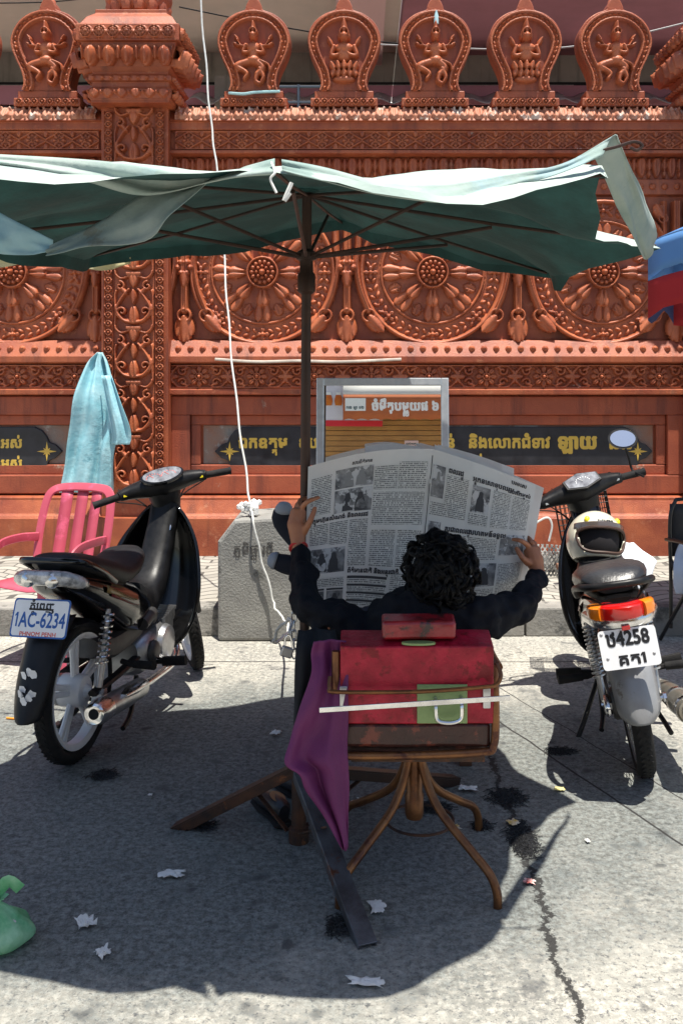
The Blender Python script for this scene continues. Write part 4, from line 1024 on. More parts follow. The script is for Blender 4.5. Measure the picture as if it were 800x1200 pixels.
# ------------------------------------------------------------------ newspaper
NEWS = mat('newsprint', (.76, .76, .73), (.70, .70, .68), ns=5, r=.85, trl=.3)
INK = mat('newspaper_ink', (.05, .05, .055), r=.8)
def text_mat():
    mt = bpy.data.materials.new('printed_columns'); mt.use_nodes = True; nt = mt.node_tree; N = nt.nodes; L = nt.links; b = N['Principled BSDF']
    uv = N.new('ShaderNodeUVMap'); uv.uv_map = 'UVMap'; sp = N.new('ShaderNodeSeparateXYZ'); L.new(uv.outputs[0], sp.inputs[0])
    def ma(op, a, z=0.):
        q = N.new('ShaderNodeMath'); q.operation = op
        for i, x in enumerate((a, z)):
            if isinstance(x, (int, float)): q.inputs[i].default_value = x
            else: L.new(x, q.inputs[i])
        return q.outputs[0]
    ln = ma('MULTIPLY', sp.outputs[1], 1 / .0068); row = ma('FLOOR', ln); fr = ma('FRACT', ln)
    inl = ma('LESS_THAN', fr, .6)
    cb = N.new('ShaderNodeCombineXYZ'); L.new(ma('MULTIPLY', sp.outputs[0], 260), cb.inputs[0]); L.new(ma('MULTIPLY', row, 7.3), cb.inputs[1])
    nz = N.new('ShaderNodeTexNoise'); nz.inputs['Scale'].default_value = 1; nz.inputs['Detail'].default_value = 2; L.new(cb.outputs[0], nz.inputs['Vector'])
    wd = ma('GREATER_THAN', nz.outputs[0], .44)
    f = ma('MULTIPLY', ma('MULTIPLY', inl, wd), .8)
    mx = N.new('ShaderNodeMix'); mx.data_type = 'RGBA'; L.new(f, mx.inputs[0]); mx.inputs[6].default_value = (.76, .76, .73, 1); mx.inputs[7].default_value = (.09, .09, .095, 1)
    L.new(mx.outputs[2], b.inputs['Base Color']); b.inputs['Roughness'].default_value = .85
    tr_ = N.new('ShaderNodeBsdfTranslucent'); ms_ = N.new('ShaderNodeMixShader'); ms_.inputs[0].default_value = .3; L.new(mx.outputs[2], tr_.inputs[0]); L.new(b.outputs[0], ms_.inputs[1]); L.new(tr_.outputs[0], ms_.inputs[2]); L.new(ms_.outputs[0], N['Material Output'].inputs[0])
    return mt
TXT = text_mat()
def photo_mat(nm, k):
    return mat(nm, (.30, .30, .30), (.06, .06, .065), ns=26, r=.8, c3=(.5, .5, .5), ns3=16 + k, t3=.52, w3=.03)
PH = [photo_mat('halftone_photo', 0), photo_mat('halftone_photo_pale', 5)]
NL = [P(361, 547, 3.52), P(507, 526, 3.62), P(487, 718, 3.56), P(356, 713, 3.46)]
NRt = [P(507, 526, 3.62), P(628, 569, 3.63), P(606, 698, 3.58), P(487, 718, 3.56)]
nw = empty('newspaper', P(492, 620, 3.56), 'wide open Khmer newspaper with grey photographs held up in both hands', 'newspaper')
def page_fn(c, sgn):
    def f(u, v):
        p = c[0].lerp(c[1], u).lerp(c[3].lerp(c[2], u), v)
        p = p + Vector((0, .035 * math.sin(math.pi * u) * (.4 + .6 * v) * sgn, 0))
        p.z += .020 * math.sin(math.pi * min(u, 1)) * (1 - v) * (1 if sgn > 0 else .3) - .014 * math.sin(math.pi * u) * v * (0 if sgn > 0 else 1)
        q = Vector((u * 3 + 5 * sgn, v * 4, 0))
        p.y += .016 * noise.noise(q) + .006 * abs(noise.noise(Vector((u * 7 - v * 3, v * 8 + u * 2, sgn)))) + .006 * math.sin(v * 2 * math.pi) * math.sin(math.pi * u)
        p.y -= .007 * math.exp(-((v - .49) / .02) ** 2) * (.3 + u if sgn > 0 else .4)
        p.y += .016 * math.sin(math.pi * 2.2 * (u - .15 * v)) * v
        if sgn > 0: p.y += .006 * noise.noise(Vector((u * 9, v * 6, 2))) * u
        return p
    return f
pgL, pgR = page_fn(NL, 1), page_fn(NRt, -1)
def nrm(f, u, v):
    e = .01; n = (f(u + e, v) - f(u - e, v)).cross(f(u, v - e) - f(u, v + e)).normalized()
    return n
def sheet(nm, f, mt, u0=0, u1=1, v0=0, v1=1, off=0, nu=28, nv=34, parent=nw, dims=(.44, .56)):
    q = MB(); g = []; uvs = []
    for j in range(nv + 1):
        row = []
        for i in range(nu + 1):
            u = u0 + (u1 - u0) * i / nu; v = v0 + (v1 - v0) * j / nv
            row.append(f(u, v) + (nrm(f, u, v) * off if off else Vector((0, 0, 0))) - nw.location); uvs.append((u * dims[0], -v * dims[1]))
        g.append(row)
    q.grid(g)
    return q.build(nm, mt, parent, smooth=180, recalc=False, uv=uvs)
def printed(f, parent, cols, photos, heads, bars, W_, H_):
    for (u0, u1, v0, v1) in cols: sheet('text_column', f, TXT, u0, u1, v0, v1, .0012, max(4, int((u1 - u0) * 30)), max(3, int((v1 - v0) * 36)), parent)
    for k, (u0, u1, v0, v1) in enumerate(photos):
        o = sheet('photograph', f, PH[k % 2], u0, u1, v0, v1, .0014, 10, 10, parent)
        # standing or seated figure inside the picture
        for fx in ((.35, .68) if u1 - u0 > .25 else (.5,)):
            sh = [(0, .16), (.10, .2), (.13, .38), (.2, .5), (.24, .95), (-.24, .95), (-.2, .5), (-.13, .38), (-.10, .2)]
            vs = []
            for x, y in sh:
                u = u0 + (u1 - u0) * (fx + x * (.6 if u1 - u0 > .25 else 1)); v = v0 + (v1 - v0) * (y * .97 + .02)
                vs.append(f(u, v) + nrm(f, u, v) * .0022 - nw.location)
            q = MB(); q.add(vs, [tuple(range(len(vs)))]); q.build('picture_figure', INK if k % 3 else GREYPR, parent, smooth=0, recalc=False)
    for body, u, v, size, bold in heads:
        def mp(x, y):
            uu = u + x * size / W_; vv = v - y * size / H_
            return f(uu, vv) - nw.location, nrm(f, uu, vv)
        lay('headline', text(body, bold), lambda x, y: (lambda a, b: (a + b * .0016, b))(*mp(x, y)), INK, parent)
    for (u0, u1, v0, v1) in bars: sheet('rule_bar', f, INK, u0, u1, v0, v1, .0014, 8, 2, parent)
GREYPR = mat('grey_print', (.22, .22, .22), r=.8)
lp = sheet('page', pgL, NEWS); rp = sheet('page', pgR, NEWS)
cols_l = [(.03, .19, .10, .36), (.03, .18, .43, .57), (.19, .34, .43, .58), (.355, .51, .43, .73), (.54, .73, .10, .25), (.74, .97, .08, .25), (.54, .97, .265, .47), (.54, .75, .50, .73), (.77, .97, .50, .73), (.03, .33, .80, .86),
          (.36, .70, .815, .845), (.36, .70, .865, .895), (.36, .70, .915, .945), (.36, .70, .965, .99), (.74, .97, .77, .98)]
ph_l = [(.22, .53, .085, .215), (.22, .53, .225, .375), (.03, .33, .60, .765), (.03, .165, .89, .985), (.185, .33, .89, .985)]
hd_l = [('ក្រុមហ៊ុនសំណង់ និងពលរដ', .05, .412, .021, .05), ('សារព័ត៌មាន', .35, .066, .017, .03), ('ព័ត៌មានជាតិ និងអន្តរជាតិ', .36, .775, .022, .05), ('តារាង', .04, .79, .016, .04)]
hd_l = [(b.replace('្', '_'), u, v, s, bo) for b, u, v, s, bo in hd_l]
printed(pgL, lp, cols_l, ph_l, hd_l, [(.36, .71, .795, .812), (.36, .71, .848, .862), (.36, .71, .898, .912), (.36, .71, .948, .962), (.03, .165, .872, .886), (.185, .33, .872, .886)], .44, .56)
cols_r = [(.16, .37, .13, .40), (.40, .58, .345, .42), (.61, .78, .15, .42), (.80, .97, .15, .42), (.03, .17, .32, .40), (.18, .40, .50, .66), (.42, .70, .50, .66), (.20, .48, .70, .96), (.74, .97, .68, .96), (.5, .72, .86, .96)]
ph_r = [(.02, .14, .09, .29), (.41, .58, .15, .335), (.03, .15, .44, .60), (.73, .97, .46, .62), (.50, .72, .68, .845)]
hd_r = [('ពលរដ_ឋ', .17, .115, .021, .05), ('អ_នកនេសាទ_របឈម', .40, .125, .022, .05), ('េលើកកម_ពស់', .74, .135, .02, .05), ('_របជាពលរដ_ឋ', .19, .485, .02, .05), ('សហគមន៍ទទួល', .42, .485, .022, .05), ('បរទេស', .76, .06, .02, .04)]
hd_r = [(b.lstrip('_'), u, v, s, bo) for b, u, v, s, bo in hd_r]
printed(pgR, rp, cols_r, ph_r, hd_r, [(.0, .008, .04, .97)], .36, .47)
NB = [P(509, 521, 3.66), P(637, 572, 3.67), P(612, 702, 3.62), P(500, 715, 3.60)]
sheet('page', page_fn(NB, -.8), NEWS)
NB2 = [P(428, 523, 3.66), P(512, 531, 3.67), P(500, 700, 3.64), P(420, 700, 3.62)]
sheet('page', page_fn(NB2, .8), NEWS)
NB3 = [P(513, 521, 3.70), P(602, 549, 3.72), P(600, 690, 3.66), P(505, 690, 3.66)]
sheet('page', page_fn(NB3, -.6), NEWS)

# ------------------------------------------------------------------ the reader
SKIN = mat('brown_skin', (.37, .15, .072), (.31, .115, .055), ns=14, r=.48, bump=.15, bs=160, c3=(.34, .15, .08), ns3=20, t3=.6)
JACK = mat('black_jacket_cloth', (.006, .0065, .010), (.011, .012, .016), ns=6, r=.8, bump=.25, bs=90, spec=.15)
JEAN = mat('dark_denim', (.018, .022, .04), (.03, .035, .06), ns=12, r=.85, bump=.2, bs=150)
pe = empty('person', (.17, 3.27, .5), 'person with black curly hair reclining in the barber chair, reading, in a black jacket', 'person')
def pl_(v): return Vector(v) - pe.location
hc = P(516, 676, 3.24); neck = Vector((.225, 3.195, .86)); chest = Vector((.19, 3.21, .79))
shL, elL, wrL = P(441, 745, 3.21), P(363, 712, 3.25), P(350, 644, 3.46)
shR, elR, wrR = P(562, 725, 3.22), P(611, 710, 3.33), P(631, 676, 3.55)
def add_hand(m, wr, palm, kn, fingers, thumb):
    m.tube([wr, wr.lerp(palm, .5), palm, kn], [.024, .027, .033, .027], 12)
    for f in fingers: m.tube(cr(f, 3), [.0105, .0095, .0075], 8); m.sphere(f[-1], .0078, 8)
    m.tube(cr(thumb, 3), [.015, .0115, .009], 8); m.sphere(thumb[-1], .0095, 8)
body = MB()
body.sphere(pl_(hc), (.074, .092, .105), 20); body.sphere(pl_(hc + Vector((0, .04, -.05))), (.055, .065, .07), 14)
body.tube([pl_(neck), pl_(hc + Vector((0, -.005, -.06)))], .052, 12)
body.sphere(pl_(hc + Vector((0, .105, -.02))), (.014, .022, .022), 8)                           # nose
for s in (-1, 1): body.sphere(pl_(hc + Vector((s * .078, .005, -.02))), (.012, .02, .032), 8)      # ears
body.sphere(pl_(hc + Vector((0, .098, -.066))), (.026, .012, .010), 8)                           # mouth
body.tube([pl_((.17, 3.30, .56)), pl_((.175, 3.26, .68)), pl_(chest), pl_(neck)], [(.14, .10), (.13, .095), (.15, .09), (.05, .05)], 16, side=(1, 0, 0))
for sh, el, wr in ((shL, elL, wrL), (shR, elR, wrR)): body.tube(cr([pl_(chest), pl_(sh), pl_(el), pl_(wr)], 4), [.045, .034, .028, .023], 12)
hipL, knL, anL = Vector((.09, 3.32, .56)), Vector((.0, 3.74, .74)), Vector((-.19, 4.08, .84))
hipR, knR, anR = Vector((.26, 3.32, .56)), Vector((.22, 3.74, .70)), Vector((-.15, 4.10, .765))
for a, b, c in ((hipL, knL, anL), (hipR, knR, anR)): body.tube(cr([pl_((.17, 3.28, .56)), pl_(a), pl_(b), pl_(c)], 4), [.08, .07, .05, .035], 12)
ft1, ft2 = [Vector((-.225, 4.10, .845)), P(331, 611, 4.12), P(333, 594, 4.1)], [Vector((-.19, 4.12, .76)), P(338, 662, 4.12), P(319, 656, 4.12)]
for a, f in ((anL, ft1), (anR, ft2)): body.tube([pl_(a)] + [pl_(q) for q in f], [.034, .036, .034, .026], 10)
G = lambda x, y, d: pl_(P(x, y, d))
# left hand: thumb and forefinger on the near face of the page, the rest behind it
add_hand(body, pl_(wrL), G(347, 615, 3.485), G(350, 597, 3.50),
         [[G(353, 596, 3.492), G(360, 588, 3.470), G(373, 583, 3.485)], [G(350, 594, 3.50), G(352, 586, 3.53), G(362, 583, 3.555)], [G(347, 597, 3.51), G(350, 590, 3.55), G(362, 592, 3.575)], [G(344, 602, 3.51), G(347, 598, 3.55), G(360, 602, 3.575)]],
         [G(355, 625, 3.475), G(363, 611, 3.455), G(369, 596, 3.465)])
add_hand(body, pl_(wrR), G(626, 657, 3.575), G(621, 642, 3.59),
         [[G(619, 640, 3.575), G(611, 634, 3.545), G(601, 632, 3.56)], [G(623, 638, 3.595), G(618, 630, 3.63), G(606, 634, 3.65)], [G(627, 643, 3.60), G(624, 635, 3.64), G(610, 642, 3.66)], [G(630, 650, 3.60), G(629, 642, 3.64), G(616, 650, 3.66)]],
         [G(619, 660, 3.555), G(612, 654, 3.535), G(605, 643, 3.55)])
pb = body.build('body', SKIN, pe, smooth=180)
q = pb.modifiers.new('r', 'REMESH'); q.mode = 'VOXEL'; q.voxel_size = .0042; q.use_smooth_shade = True
q = pb.modifiers.new('sm', 'SMOOTH'); q.factor = .5; q.iterations = 4
m = MB()
for s in (-1, 1): m.sphere(pl_(hc + Vector((s * .032, .083, .005))), .011, 10)
m.build('eyes', mat('eye_white', (.6, .58, .55), r=.2), pe)
# jacket
wr_tex = bpy.data.textures.new('cloth_wrinkles', 'CLOUDS'); wr_tex.noise_scale = .055; wr_tex.noise_depth = 1
jk = MB()
jk.tube([pl_((.17, 3.30, .50)), pl_((.172, 3.28, .60)), pl_((.178, 3.245, .70)), pl_((.195, 3.215, .785)), pl_((.21, 3.20, .835)), pl_((.222, 3.195, .865))], [(.165, .125), (.165, .12), (.18, .115), (.185, .105), (.125, .08), (.07, .065)], 20, side=(1, 0, 0))
for sh, el, wr in ((shL, elL, wrL), (shR, elR, wrR)):
    w2 = wr + (el - wr) * .02
    jk.tube(cr([pl_(chest + Vector((0, 0, .01))), pl_(sh), pl_(sh.lerp(el, .5)), pl_(el), pl_(el.lerp(wr, .5)), pl_(w2)], 4), [.075, .07, .062, .058, .050, .043, .036], 14)
jo = jk.build('jacket', JACK, pe, smooth=180)
q = jo.modifiers.new('r', 'REMESH'); q.mode = 'VOXEL'; q.voxel_size = .007; q.use_smooth_shade = True
q = jo.modifiers.new('sm', 'SMOOTH'); q.factor = .5; q.iterations = 6
q = jo.modifiers.new('d', 'DISPLACE'); q.texture = wr_tex; q.strength = .032; q.mid_level = .55; q.texture_coords = 'LOCAL'
w2t = bpy.data.textures.new('cloth_creases', 'STUCCI'); w2t.noise_scale = .045
q = jo.modifiers.new('d2', 'DISPLACE'); q.texture = w2t; q.strength = .016; q.mid_level = .5; q.texture_coords = 'LOCAL'
m = MB(); m.tube([pl_(wrL + (elL - wrL) * -.03 + Vector((0, 0, -.002))), pl_(wrL + (elL - wrL) * -.055)], .034, 14); m.build('shirt_cuff', mat('red_cuff', (.5, .03, .03), r=.8), pe)
tr = MB()
for a, b, c in ((hipL, knL, anL), (hipR, knR, anR)): tr.tube(cr([pl_((.17, 3.28, .56)), pl_(a), pl_(b), pl_(b.lerp(c, .9))], 5), [.10, .095, .07, .052], 14)
to = tr.build('trousers', JEAN, pe, smooth=180)
q = to.modifiers.new('r', 'REMESH'); q.mode = 'VOXEL'; q.voxel_size = .008; q.use_smooth_shade = True
q = to.modifiers.new('d', 'DISPLACE'); q.texture = wr_tex; q.strength = .015; q.mid_level = .55; q.texture_coords = 'LOCAL'
SOCK = mat('navy_sock', (.012, .014, .024), r=.9, bump=.2, bs=200); SOCKG = mat('grey_sock_toe', (.32, .34, .38), r=.9, bump=.2, bs=200)
for a, f in ((anL, ft1), (anR, ft2)):
    m = MB(); m.tube(cr([pl_(a)] + [pl_(q) for q in f], 4), [.043, .045, .044, .040, .03], 14); so_ = m.build('sock', SOCK, pe, smooth=180)
    m = MB(); e = pl_(f[-1]); d = (f[-1] - f[-2]).normalized(); m.tube([e - d * .018, e - d * .004, e + d * .012, e + d * .02], [.0385, .036, .026, .008], 14); m.build('toe_cap', SOCKG, so_, smooth=180)
# hair: a cap and many short curls
HAIR = mat('black_hair', (.0035, .0035, .004), (.007, .007, .008), ns=30, r=.42, spec=.25)
m = MB(); rnd = random.Random(4)
m.sphere(pl_(hc + Vector((0, -.012, .012))), (.096, .10, .112), 20)
hr = m.build('hair', HAIR, pe, smooth=180)
m = MB(); hcc = hc + Vector((0, -.012, .012))
for k in range(700):
    z = rnd.uniform(-.78, 1); a = rnd.uniform(0, 2 * math.pi); rr = math.sqrt(1 - z * z); n = Vector((rr * math.cos(a), rr * math.sin(a), z))
    if n.y > .35 and z < .45: continue
    base = hcc + Vector((n.x * .094, n.y * .097, n.z * .108))
    cl1 = noise.noise(n * 2.6 + Vector((4, 1, 0))); cl2 = noise.noise(n * 5.5 + Vector((0, 7, 2)))
    t1 = (n.cross(Vector((0, 0, 1))) + Vector((.001, 0, 0))).normalized(); t2 = n.cross(t1)
    an = cl1 * 6 + .9 + rnd.uniform(-.5, .5); flow = (t1 * math.sin(an) + t2 * math.cos(an)).normalized(); fl2 = n.cross(flow)
    L_ = rnd.uniform(.035, .062); cur = rnd.uniform(.4, 1.2) * (1 if cl2 > 0 else -1); lift = .010 + .022 * max(0, cl2 + .25) + rnd.uniform(0, .006); ph = rnd.uniform(0, 1.5)
    for q_ in range(13):
        o1, o2 = rnd.gauss(0, .0042), rnd.gauss(0, .003); ls = rnd.uniform(.8, 1.1); pts = []
        for i in range(7):
            s_ = i / 6; taper = 1 - .75 * s_
            pts.append(pl_(base + flow * L_ * ls * s_ + fl2 * (.014 * cur * math.sin(3.0 * s_ + ph * .3) + o1 * taper) + n * (.004 + lift * math.sin(math.pi * (.15 + .75 * s_)) + o2 * taper)))
        m.tube(pts, [.0008, .0012, .0011, .0009, .0004], 3)
m.build('curls', HAIR, hr, smooth=180)

# shoes left on the ground
SHOE = mat('black_shoe_leather', (.014, .014, .018), (.03, .03, .035), ns=10, r=.35, bump=.1)
INS = mat('tan_insole', (.4, .2, .09), r=.7)
for k, (c, a, lb) in enumerate((((-.325, 3.56), 115, 'left one of a pair of black leather shoes behind the rusty umbrella base'), ((-.255, 3.72), 122, 'farther one of the black leather shoes, half hidden behind the umbrella base'))):
    s_ = empty('shoe', (c[0], c[1], 0), ['black leather shoe nearest the rusty umbrella base tube, showing its tan insole', 'black leather shoe farther under the chair, half hidden by its mate'][k], 'shoe', 'pair of black shoes', rot=(0, 0, R(a)))
    m = MB(); m.tube([(-.13, 0, .012), (-.12, 0, .012), (-.05, 0, .012), (.03, .004, .012), (.10, .008, .012), (.135, .01, .012)], [(.02, .011), (.036, .011), (.034, .011), (.043, .011), (.04, .011), (.015, .011)], 14, side=(0, 1, 0)); m.build('sole', RUBBER, s_)
    m = MB(); m.tube([(-.125, 0, .05), (-.10, 0, .055), (-.04, 0, .052), (.03, .004, .045), (.09, .008, .036), (.125, .01, .028)], [(.02, .035), (.034, .038), (.034, .036), (.041, .03), (.037, .022), (.012, .012)], 16, side=(0, 1, 0)); m.build('upper', SHOE, s_)
    m = MB(); m.lathe([(.001, 0), (.9, 0), (1, .06)], 16, Matrix.Translation((-.06, 0, .084)) @ Matrix.Diagonal((.05, .024, .06, 1))); m.build('insole', INS, s_)

# ------------------------------------------------------------------ litter and small things on the ground
GB = mat('green_plastic_bag', (.08, .50, .20), (.55, .86, .62), ns=9, r=.3, bump=1, bs=14, trl=.5, coat=.2)
gb = empty('plastic_bag', P(0, 1128, 2.74) * 1.0, 'knotted green plastic bag with white contents on the ground at the left edge', 'bag'); gb.location = (-1.035, 2.77, 0); gb.scale = (.86, .86, .86)
m = MB(); g = []
for j in range(15):
    v = j / 14; row = []
    for i in range(33):
        a = 2 * math.pi * i / 32; rr = (.125 * math.sin(math.pi * min(1, v * .62 + .28)) ** .8 if v < .85 else .02 + (v - .85) * .1) if v > .02 else .10
        rr = [.10, .118, .126, .128, .127, .122, .114, .104, .09, .074, .056, .04, .028, .03, .05][j]
        w = 1 + .10 * noise.noise(Vector((math.cos(a) * 2, math.sin(a) * 2, v * 3))) + .10 * v * math.sin(a * 9)
        row.append((rr * w * math.cos(a) * 1.05, rr * w * math.sin(a) * .8, .004 + .15 * v + .01 * noise.noise(Vector((math.cos(a) * 3, math.sin(a) * 3, v * 6)))))
    g.append(row)
m.grid(g); m.build('bag_skin', GB, gb, smooth=180)
m = MB(); m.box((.01, -.01, .055), (.15, .10, .09), rot=(.1, .15, .3)); m.build('contents', WHITEP, gb, smooth=0, bevel=.02)
for k, a in enumerate((.4, 2.4)):
    m = MB(); m.tube(cr([(0, 0, .13), (.03 * math.cos(a), .02 * math.sin(a), .17), (.06 * math.cos(a), .03 * math.sin(a), .20 - .03 * k), (.10 * math.cos(a), .04 * math.sin(a), .17 - .03 * k)], 4), [(.014, .006), (.02, .004), (.022, .003)], 8); m.build('tied_handle', GB, gb)
YCARD = mat('yellow_printed_card', (.7, .45, .05), (.75, .72, .66), ns=26, r=.6); RCARD = mat('red_printed_card', (.65, .06, .03), (.75, .7, .66), ns=30, r=.6)
ORSTR = mat('orange_straw', (.75, .28, .02), r=.5)
def scrap(px, py, w, h, rot, label, mt=PAPERW, crumple=.015, cat='paper scrap', seed=0):
    s = (py - 420) / 1.63; X, Y = (px - 425) / s, 1167 / s
    q = MB(); n = 9; g = []
    for j in range(n):
        row = []
        for i in range(n):
            u, v = i / (n - 1) - .5, j / (n - 1) - .5
            ed = .78 + .5 * noise.noise(Vector((u * 4 + seed * 3.7, v * 4, seed)))
            row.append((u * w * ed * .85, v * h * ed * .85, .006 + crumple * .5 * (.6 + noise.noise(Vector((u * 5, v * 5, seed * 1.9 + .5))) + .5 * noise.noise(Vector((u * 12, v * 12, seed))))))
        g.append(row)
    q.grid(g); o = q.build('paper_scrap', mt, smooth=25, solid=.0008); o.location = (X, Y, .002); o.rotation_euler = (0, 0, R(rot))
    return tag(o, label, cat, 'litter on the ground')
scrap(442, 1066, .065, .10, 8, 'flat torn white paper scrap beside the steel stand leg below the chair', crumple=.008, seed=1)
scrap(201, 1028, .10, .06, 0, 'crumpled white paper scrap alone on the dark concrete left of the stand leg', seed=2)
scrap(100, 1086, .075, .07, 30, 'small balled white scrap right of the green bag', crumple=.03, seed=3)
scrap(121, 1122, .05, .06, 50, 'twisted white scrap below the balled one near the shadow edge', crumple=.03, seed=4)
scrap(428, 1155, .12, .05, -8, 'long crumpled white scrap lying where the shadow ends at the bottom', seed=5)
scrap(655, 927, .055, .045, -15, 'pale yellow card lying in the sun near the silver motorbike', mat('pale_yellow_card', (.7, .62, .25), r=.6), .004, seed=6)
scrap(601, 967, .055, .06, 30, 'yellow and white wrapper on the dark hair beside the chair', YCARD, .01, seed=7)
scrap(620, 1036, .04, .05, 70, 'small red and white wrapper on the crack in the concrete', RCARD, .008, seed=8)
scrap(531, 972, .06, .05, 10, 'yellow edged white card between the back chair legs', YCARD, .006, seed=9)
scrap(548, 927, .10, .06, -10, 'grey white crumpled scrap behind the right back chair leg', seed=10)
scrap(424, 945, .07, .07, 30, 'white scrap under the seat beside the swivel column', crumple=.03, seed=11)
scrap(323, 862, .05, .06, 80, 'white scrap on the shaded ground left of the purple cloth', crumple=.02, seed=12)
scrap(176, 934, .022, .022, 0, 'tiny round white scrap between the black hair tuft and the rusty stand leg', crumple=.004, seed=13)
scrap(688, 988, .02, .03, 20, 'tiny white scrap on the sunlit concrete right of the crack', crumple=.003, seed=14)
m = MB(); s = (843 - 420) / 1.63; m.tube([((8 - 425) / s, 1167 / s, .006), ((42 - 425) / s, 1167 / s - .03, .006)], .005, 6); tag(m.build('straw', ORSTR), 'orange drinking straw on the ground left of the black motorbike wheel', 'straw')
HAIRM = mat('cut_hair', (.008, .008, .009), r=.6)
def tuft(px, py, w, h, n, label, seed):
    s = (py - 420) / 1.63; X, Y = (px - 425) / s, 1167 / s; q = MB(); rn = random.Random(seed)
    for k in range(n):
        r_ = rn.random() ** 1.1; a = rn.uniform(0, 6.28); x, y = w * r_ * math.cos(a) / 2, h * r_ * math.sin(a) / 2; b = rn.uniform(0, 6.28); L_ = rn.uniform(.015, .04)
        z = rn.uniform(.0005, .008) * (1 - r_ * .8)
        q.tube([(x, y, z), (x + L_ * .5 * math.cos(b), y + L_ * .5 * math.sin(b), z + .003), (x + L_ * math.cos(b + .7), y + L_ * math.sin(b + .7), .001)], .0012, 3)
    o = q.build('hair_tuft', HAIRM, smooth=0); o.location = (X, Y, .002)
    return tag(o, label, 'hair tuft', 'tufts of cut black hair')
tuft(121, 909, .10, .09, 260, 'black cut hair tuft on the ground right of the black motorbike rear wheel', 1)
tuft(232, 968, .12, .07, 260, 'black cut hair tuft beside the low end of the rusty stand leg', 2)
tuft(396, 1086, .05, .12, 220, 'black cut hair tuft left of the steel stand leg foot', 3)
tuft(612, 985, .09, .26, 620, 'long trail of black cut hair on the crack right of the chair', 4)
tuft(594, 935, .14, .16, 420, 'wide black cut hair tuft behind the right front chair leg', 5)
tuft(656, 881, .12, .07, 240, 'black cut hair tuft in the shade of the silver motorbike', 6)
tuft(505, 948, .16, .10, 320, 'black cut hair tuft under the chair inside the foot ring', 7)
tuft(565, 968, .06, .06, 140, 'small black cut hair tuft by the right back chair foot', 8)
# overhead wires
def wire(pts, r_, label, mt=BLACKP):
    q = MB(); q.tube(cr(pts, 6), r_, 5); tag(q.build('overhead_wire', mt), label, 'wire', 'wires strung above the wall')
wire([P(-60, 4, 9.3), P(60, 2, 9.3), P(140, -8, 9.3)], .006, 'thin dark wire crossing the top left corner')
wire([P(210, 8, 9.4), P(300, 26, 9.4), P(420, 46, 9.4), P(520, 55, 9.3)], .007, 'dark wire sagging behind the niches left of centre')
wire([P(90, 70, 9.2), P(122, 30, 9.2), P(138, -20, 9.2)], .007, 'short dark wire rising behind the pillar capital')
wire([P(440, 52, 7.9), P(600, 58, 8.0), P(700, 50, 8.2), P(830, 20, 8.4)], .007, 'pale wire running behind the right hand niches', mat('grey_wire', (.4, .4, .38), r=.6))
bt = MB(); bt.lathe([(.0, 0), (.018, 0), (.02, .05), (.012, .08), (.012, .1)], 10, Matrix.Translation(P(511, 28, 7.42))); tag(bt.build('lamp_bulb', mat('pale_bulb', (.45, .65, .68), r=.2)), 'pale bluish bulb hanging at the tip of the middle niche', 'bulb')
rp_ = MB(); c0 = P(271, 108, 7.36); rp_.tube(cr([P(268, 109, 7.42), P(285, 110, 7.40), P(300, 108, 7.40), P(328, 107, 7.42)], 5), .011, 6); tag(rp_.build('tied_rag', mat('pale_cyan_rag', (.32, .52, .54), r=.8, bump=.4)), 'pale cyan rag tied round the niche right of the pillar', 'rag')

# ------------------------------------------------------------------ motorbikes
GLOSS = mat('black_gloss_paint', (.004, .004, .0045), r=.14, coat=.4, spec=.4)
SEATB = mat('seat_vinyl', (.009, .009, .010), (.016, .016, .018), ns=14, r=.5, spec=.3, bump=.12, bs=160)
SEATG = mat('shiny_worn_seat', (.022, .022, .025), (.05, .05, .05), ns=6, r=.32, bump=.2, bs=70)
ENG = mat('engine_alloy', (.52, .52, .53), (.36, .36, .37), ns=16, r=.32, m=.85, bump=.1)
ENGD = mat('engine_dark', (.05, .05, .052), (.09, .085, .08), ns=14, r=.5, m=.5)
WRIM = mat('white_alloy_rim', (.74, .75, .76), (.6, .61, .62), ns=9, r=.35)
MUFF = mat('dull_muffler', (.42, .40, .34), (.28, .25, .2), ns=9, r=.35, m=.8)
GLASSC = mat('clear_lens', (.16, .165, .17), (.62, .63, .64), ns=34, r=.08, coat=1, bump=.5, bs=60)
REDL = mat('red_lens', (.50, .008, .006), r=.15, coat=.7); ORGL = mat('amber_lens', (.75, .20, .01), r=.15, coat=.7)
GREYM = mat('worn_grey_mudguard', (.30, .31, .32), (.20, .2, .205), ns=5, r=.35, c3=(.12, .11, .1), ns3=9, t3=.6, m=.2)
PLATE = mat('plate_white', (.82, .83, .84), (.74, .75, .76), ns=12, r=.35)
BLUEI = mat('plate_blue', (.02, .10, .36), r=.4); REDI = mat('plate_red', (.7, .10, .07), r=.4); BLKI = mat('plate_black', (.012, .012, .014), r=.5)
YELL = mat('switch_yellow', (.85, .7, .02), r=.4)
GAUGE = mat('gauge_face', (.30, .31, .33), (.08, .08, .09), ns=24, r=.12, coat=1)
MIRR = mat('bike_mirror_glass', (.93, .92, .90), r=.12, m=1)
RY = Matrix.Rotation(R(90), 4, 'X')

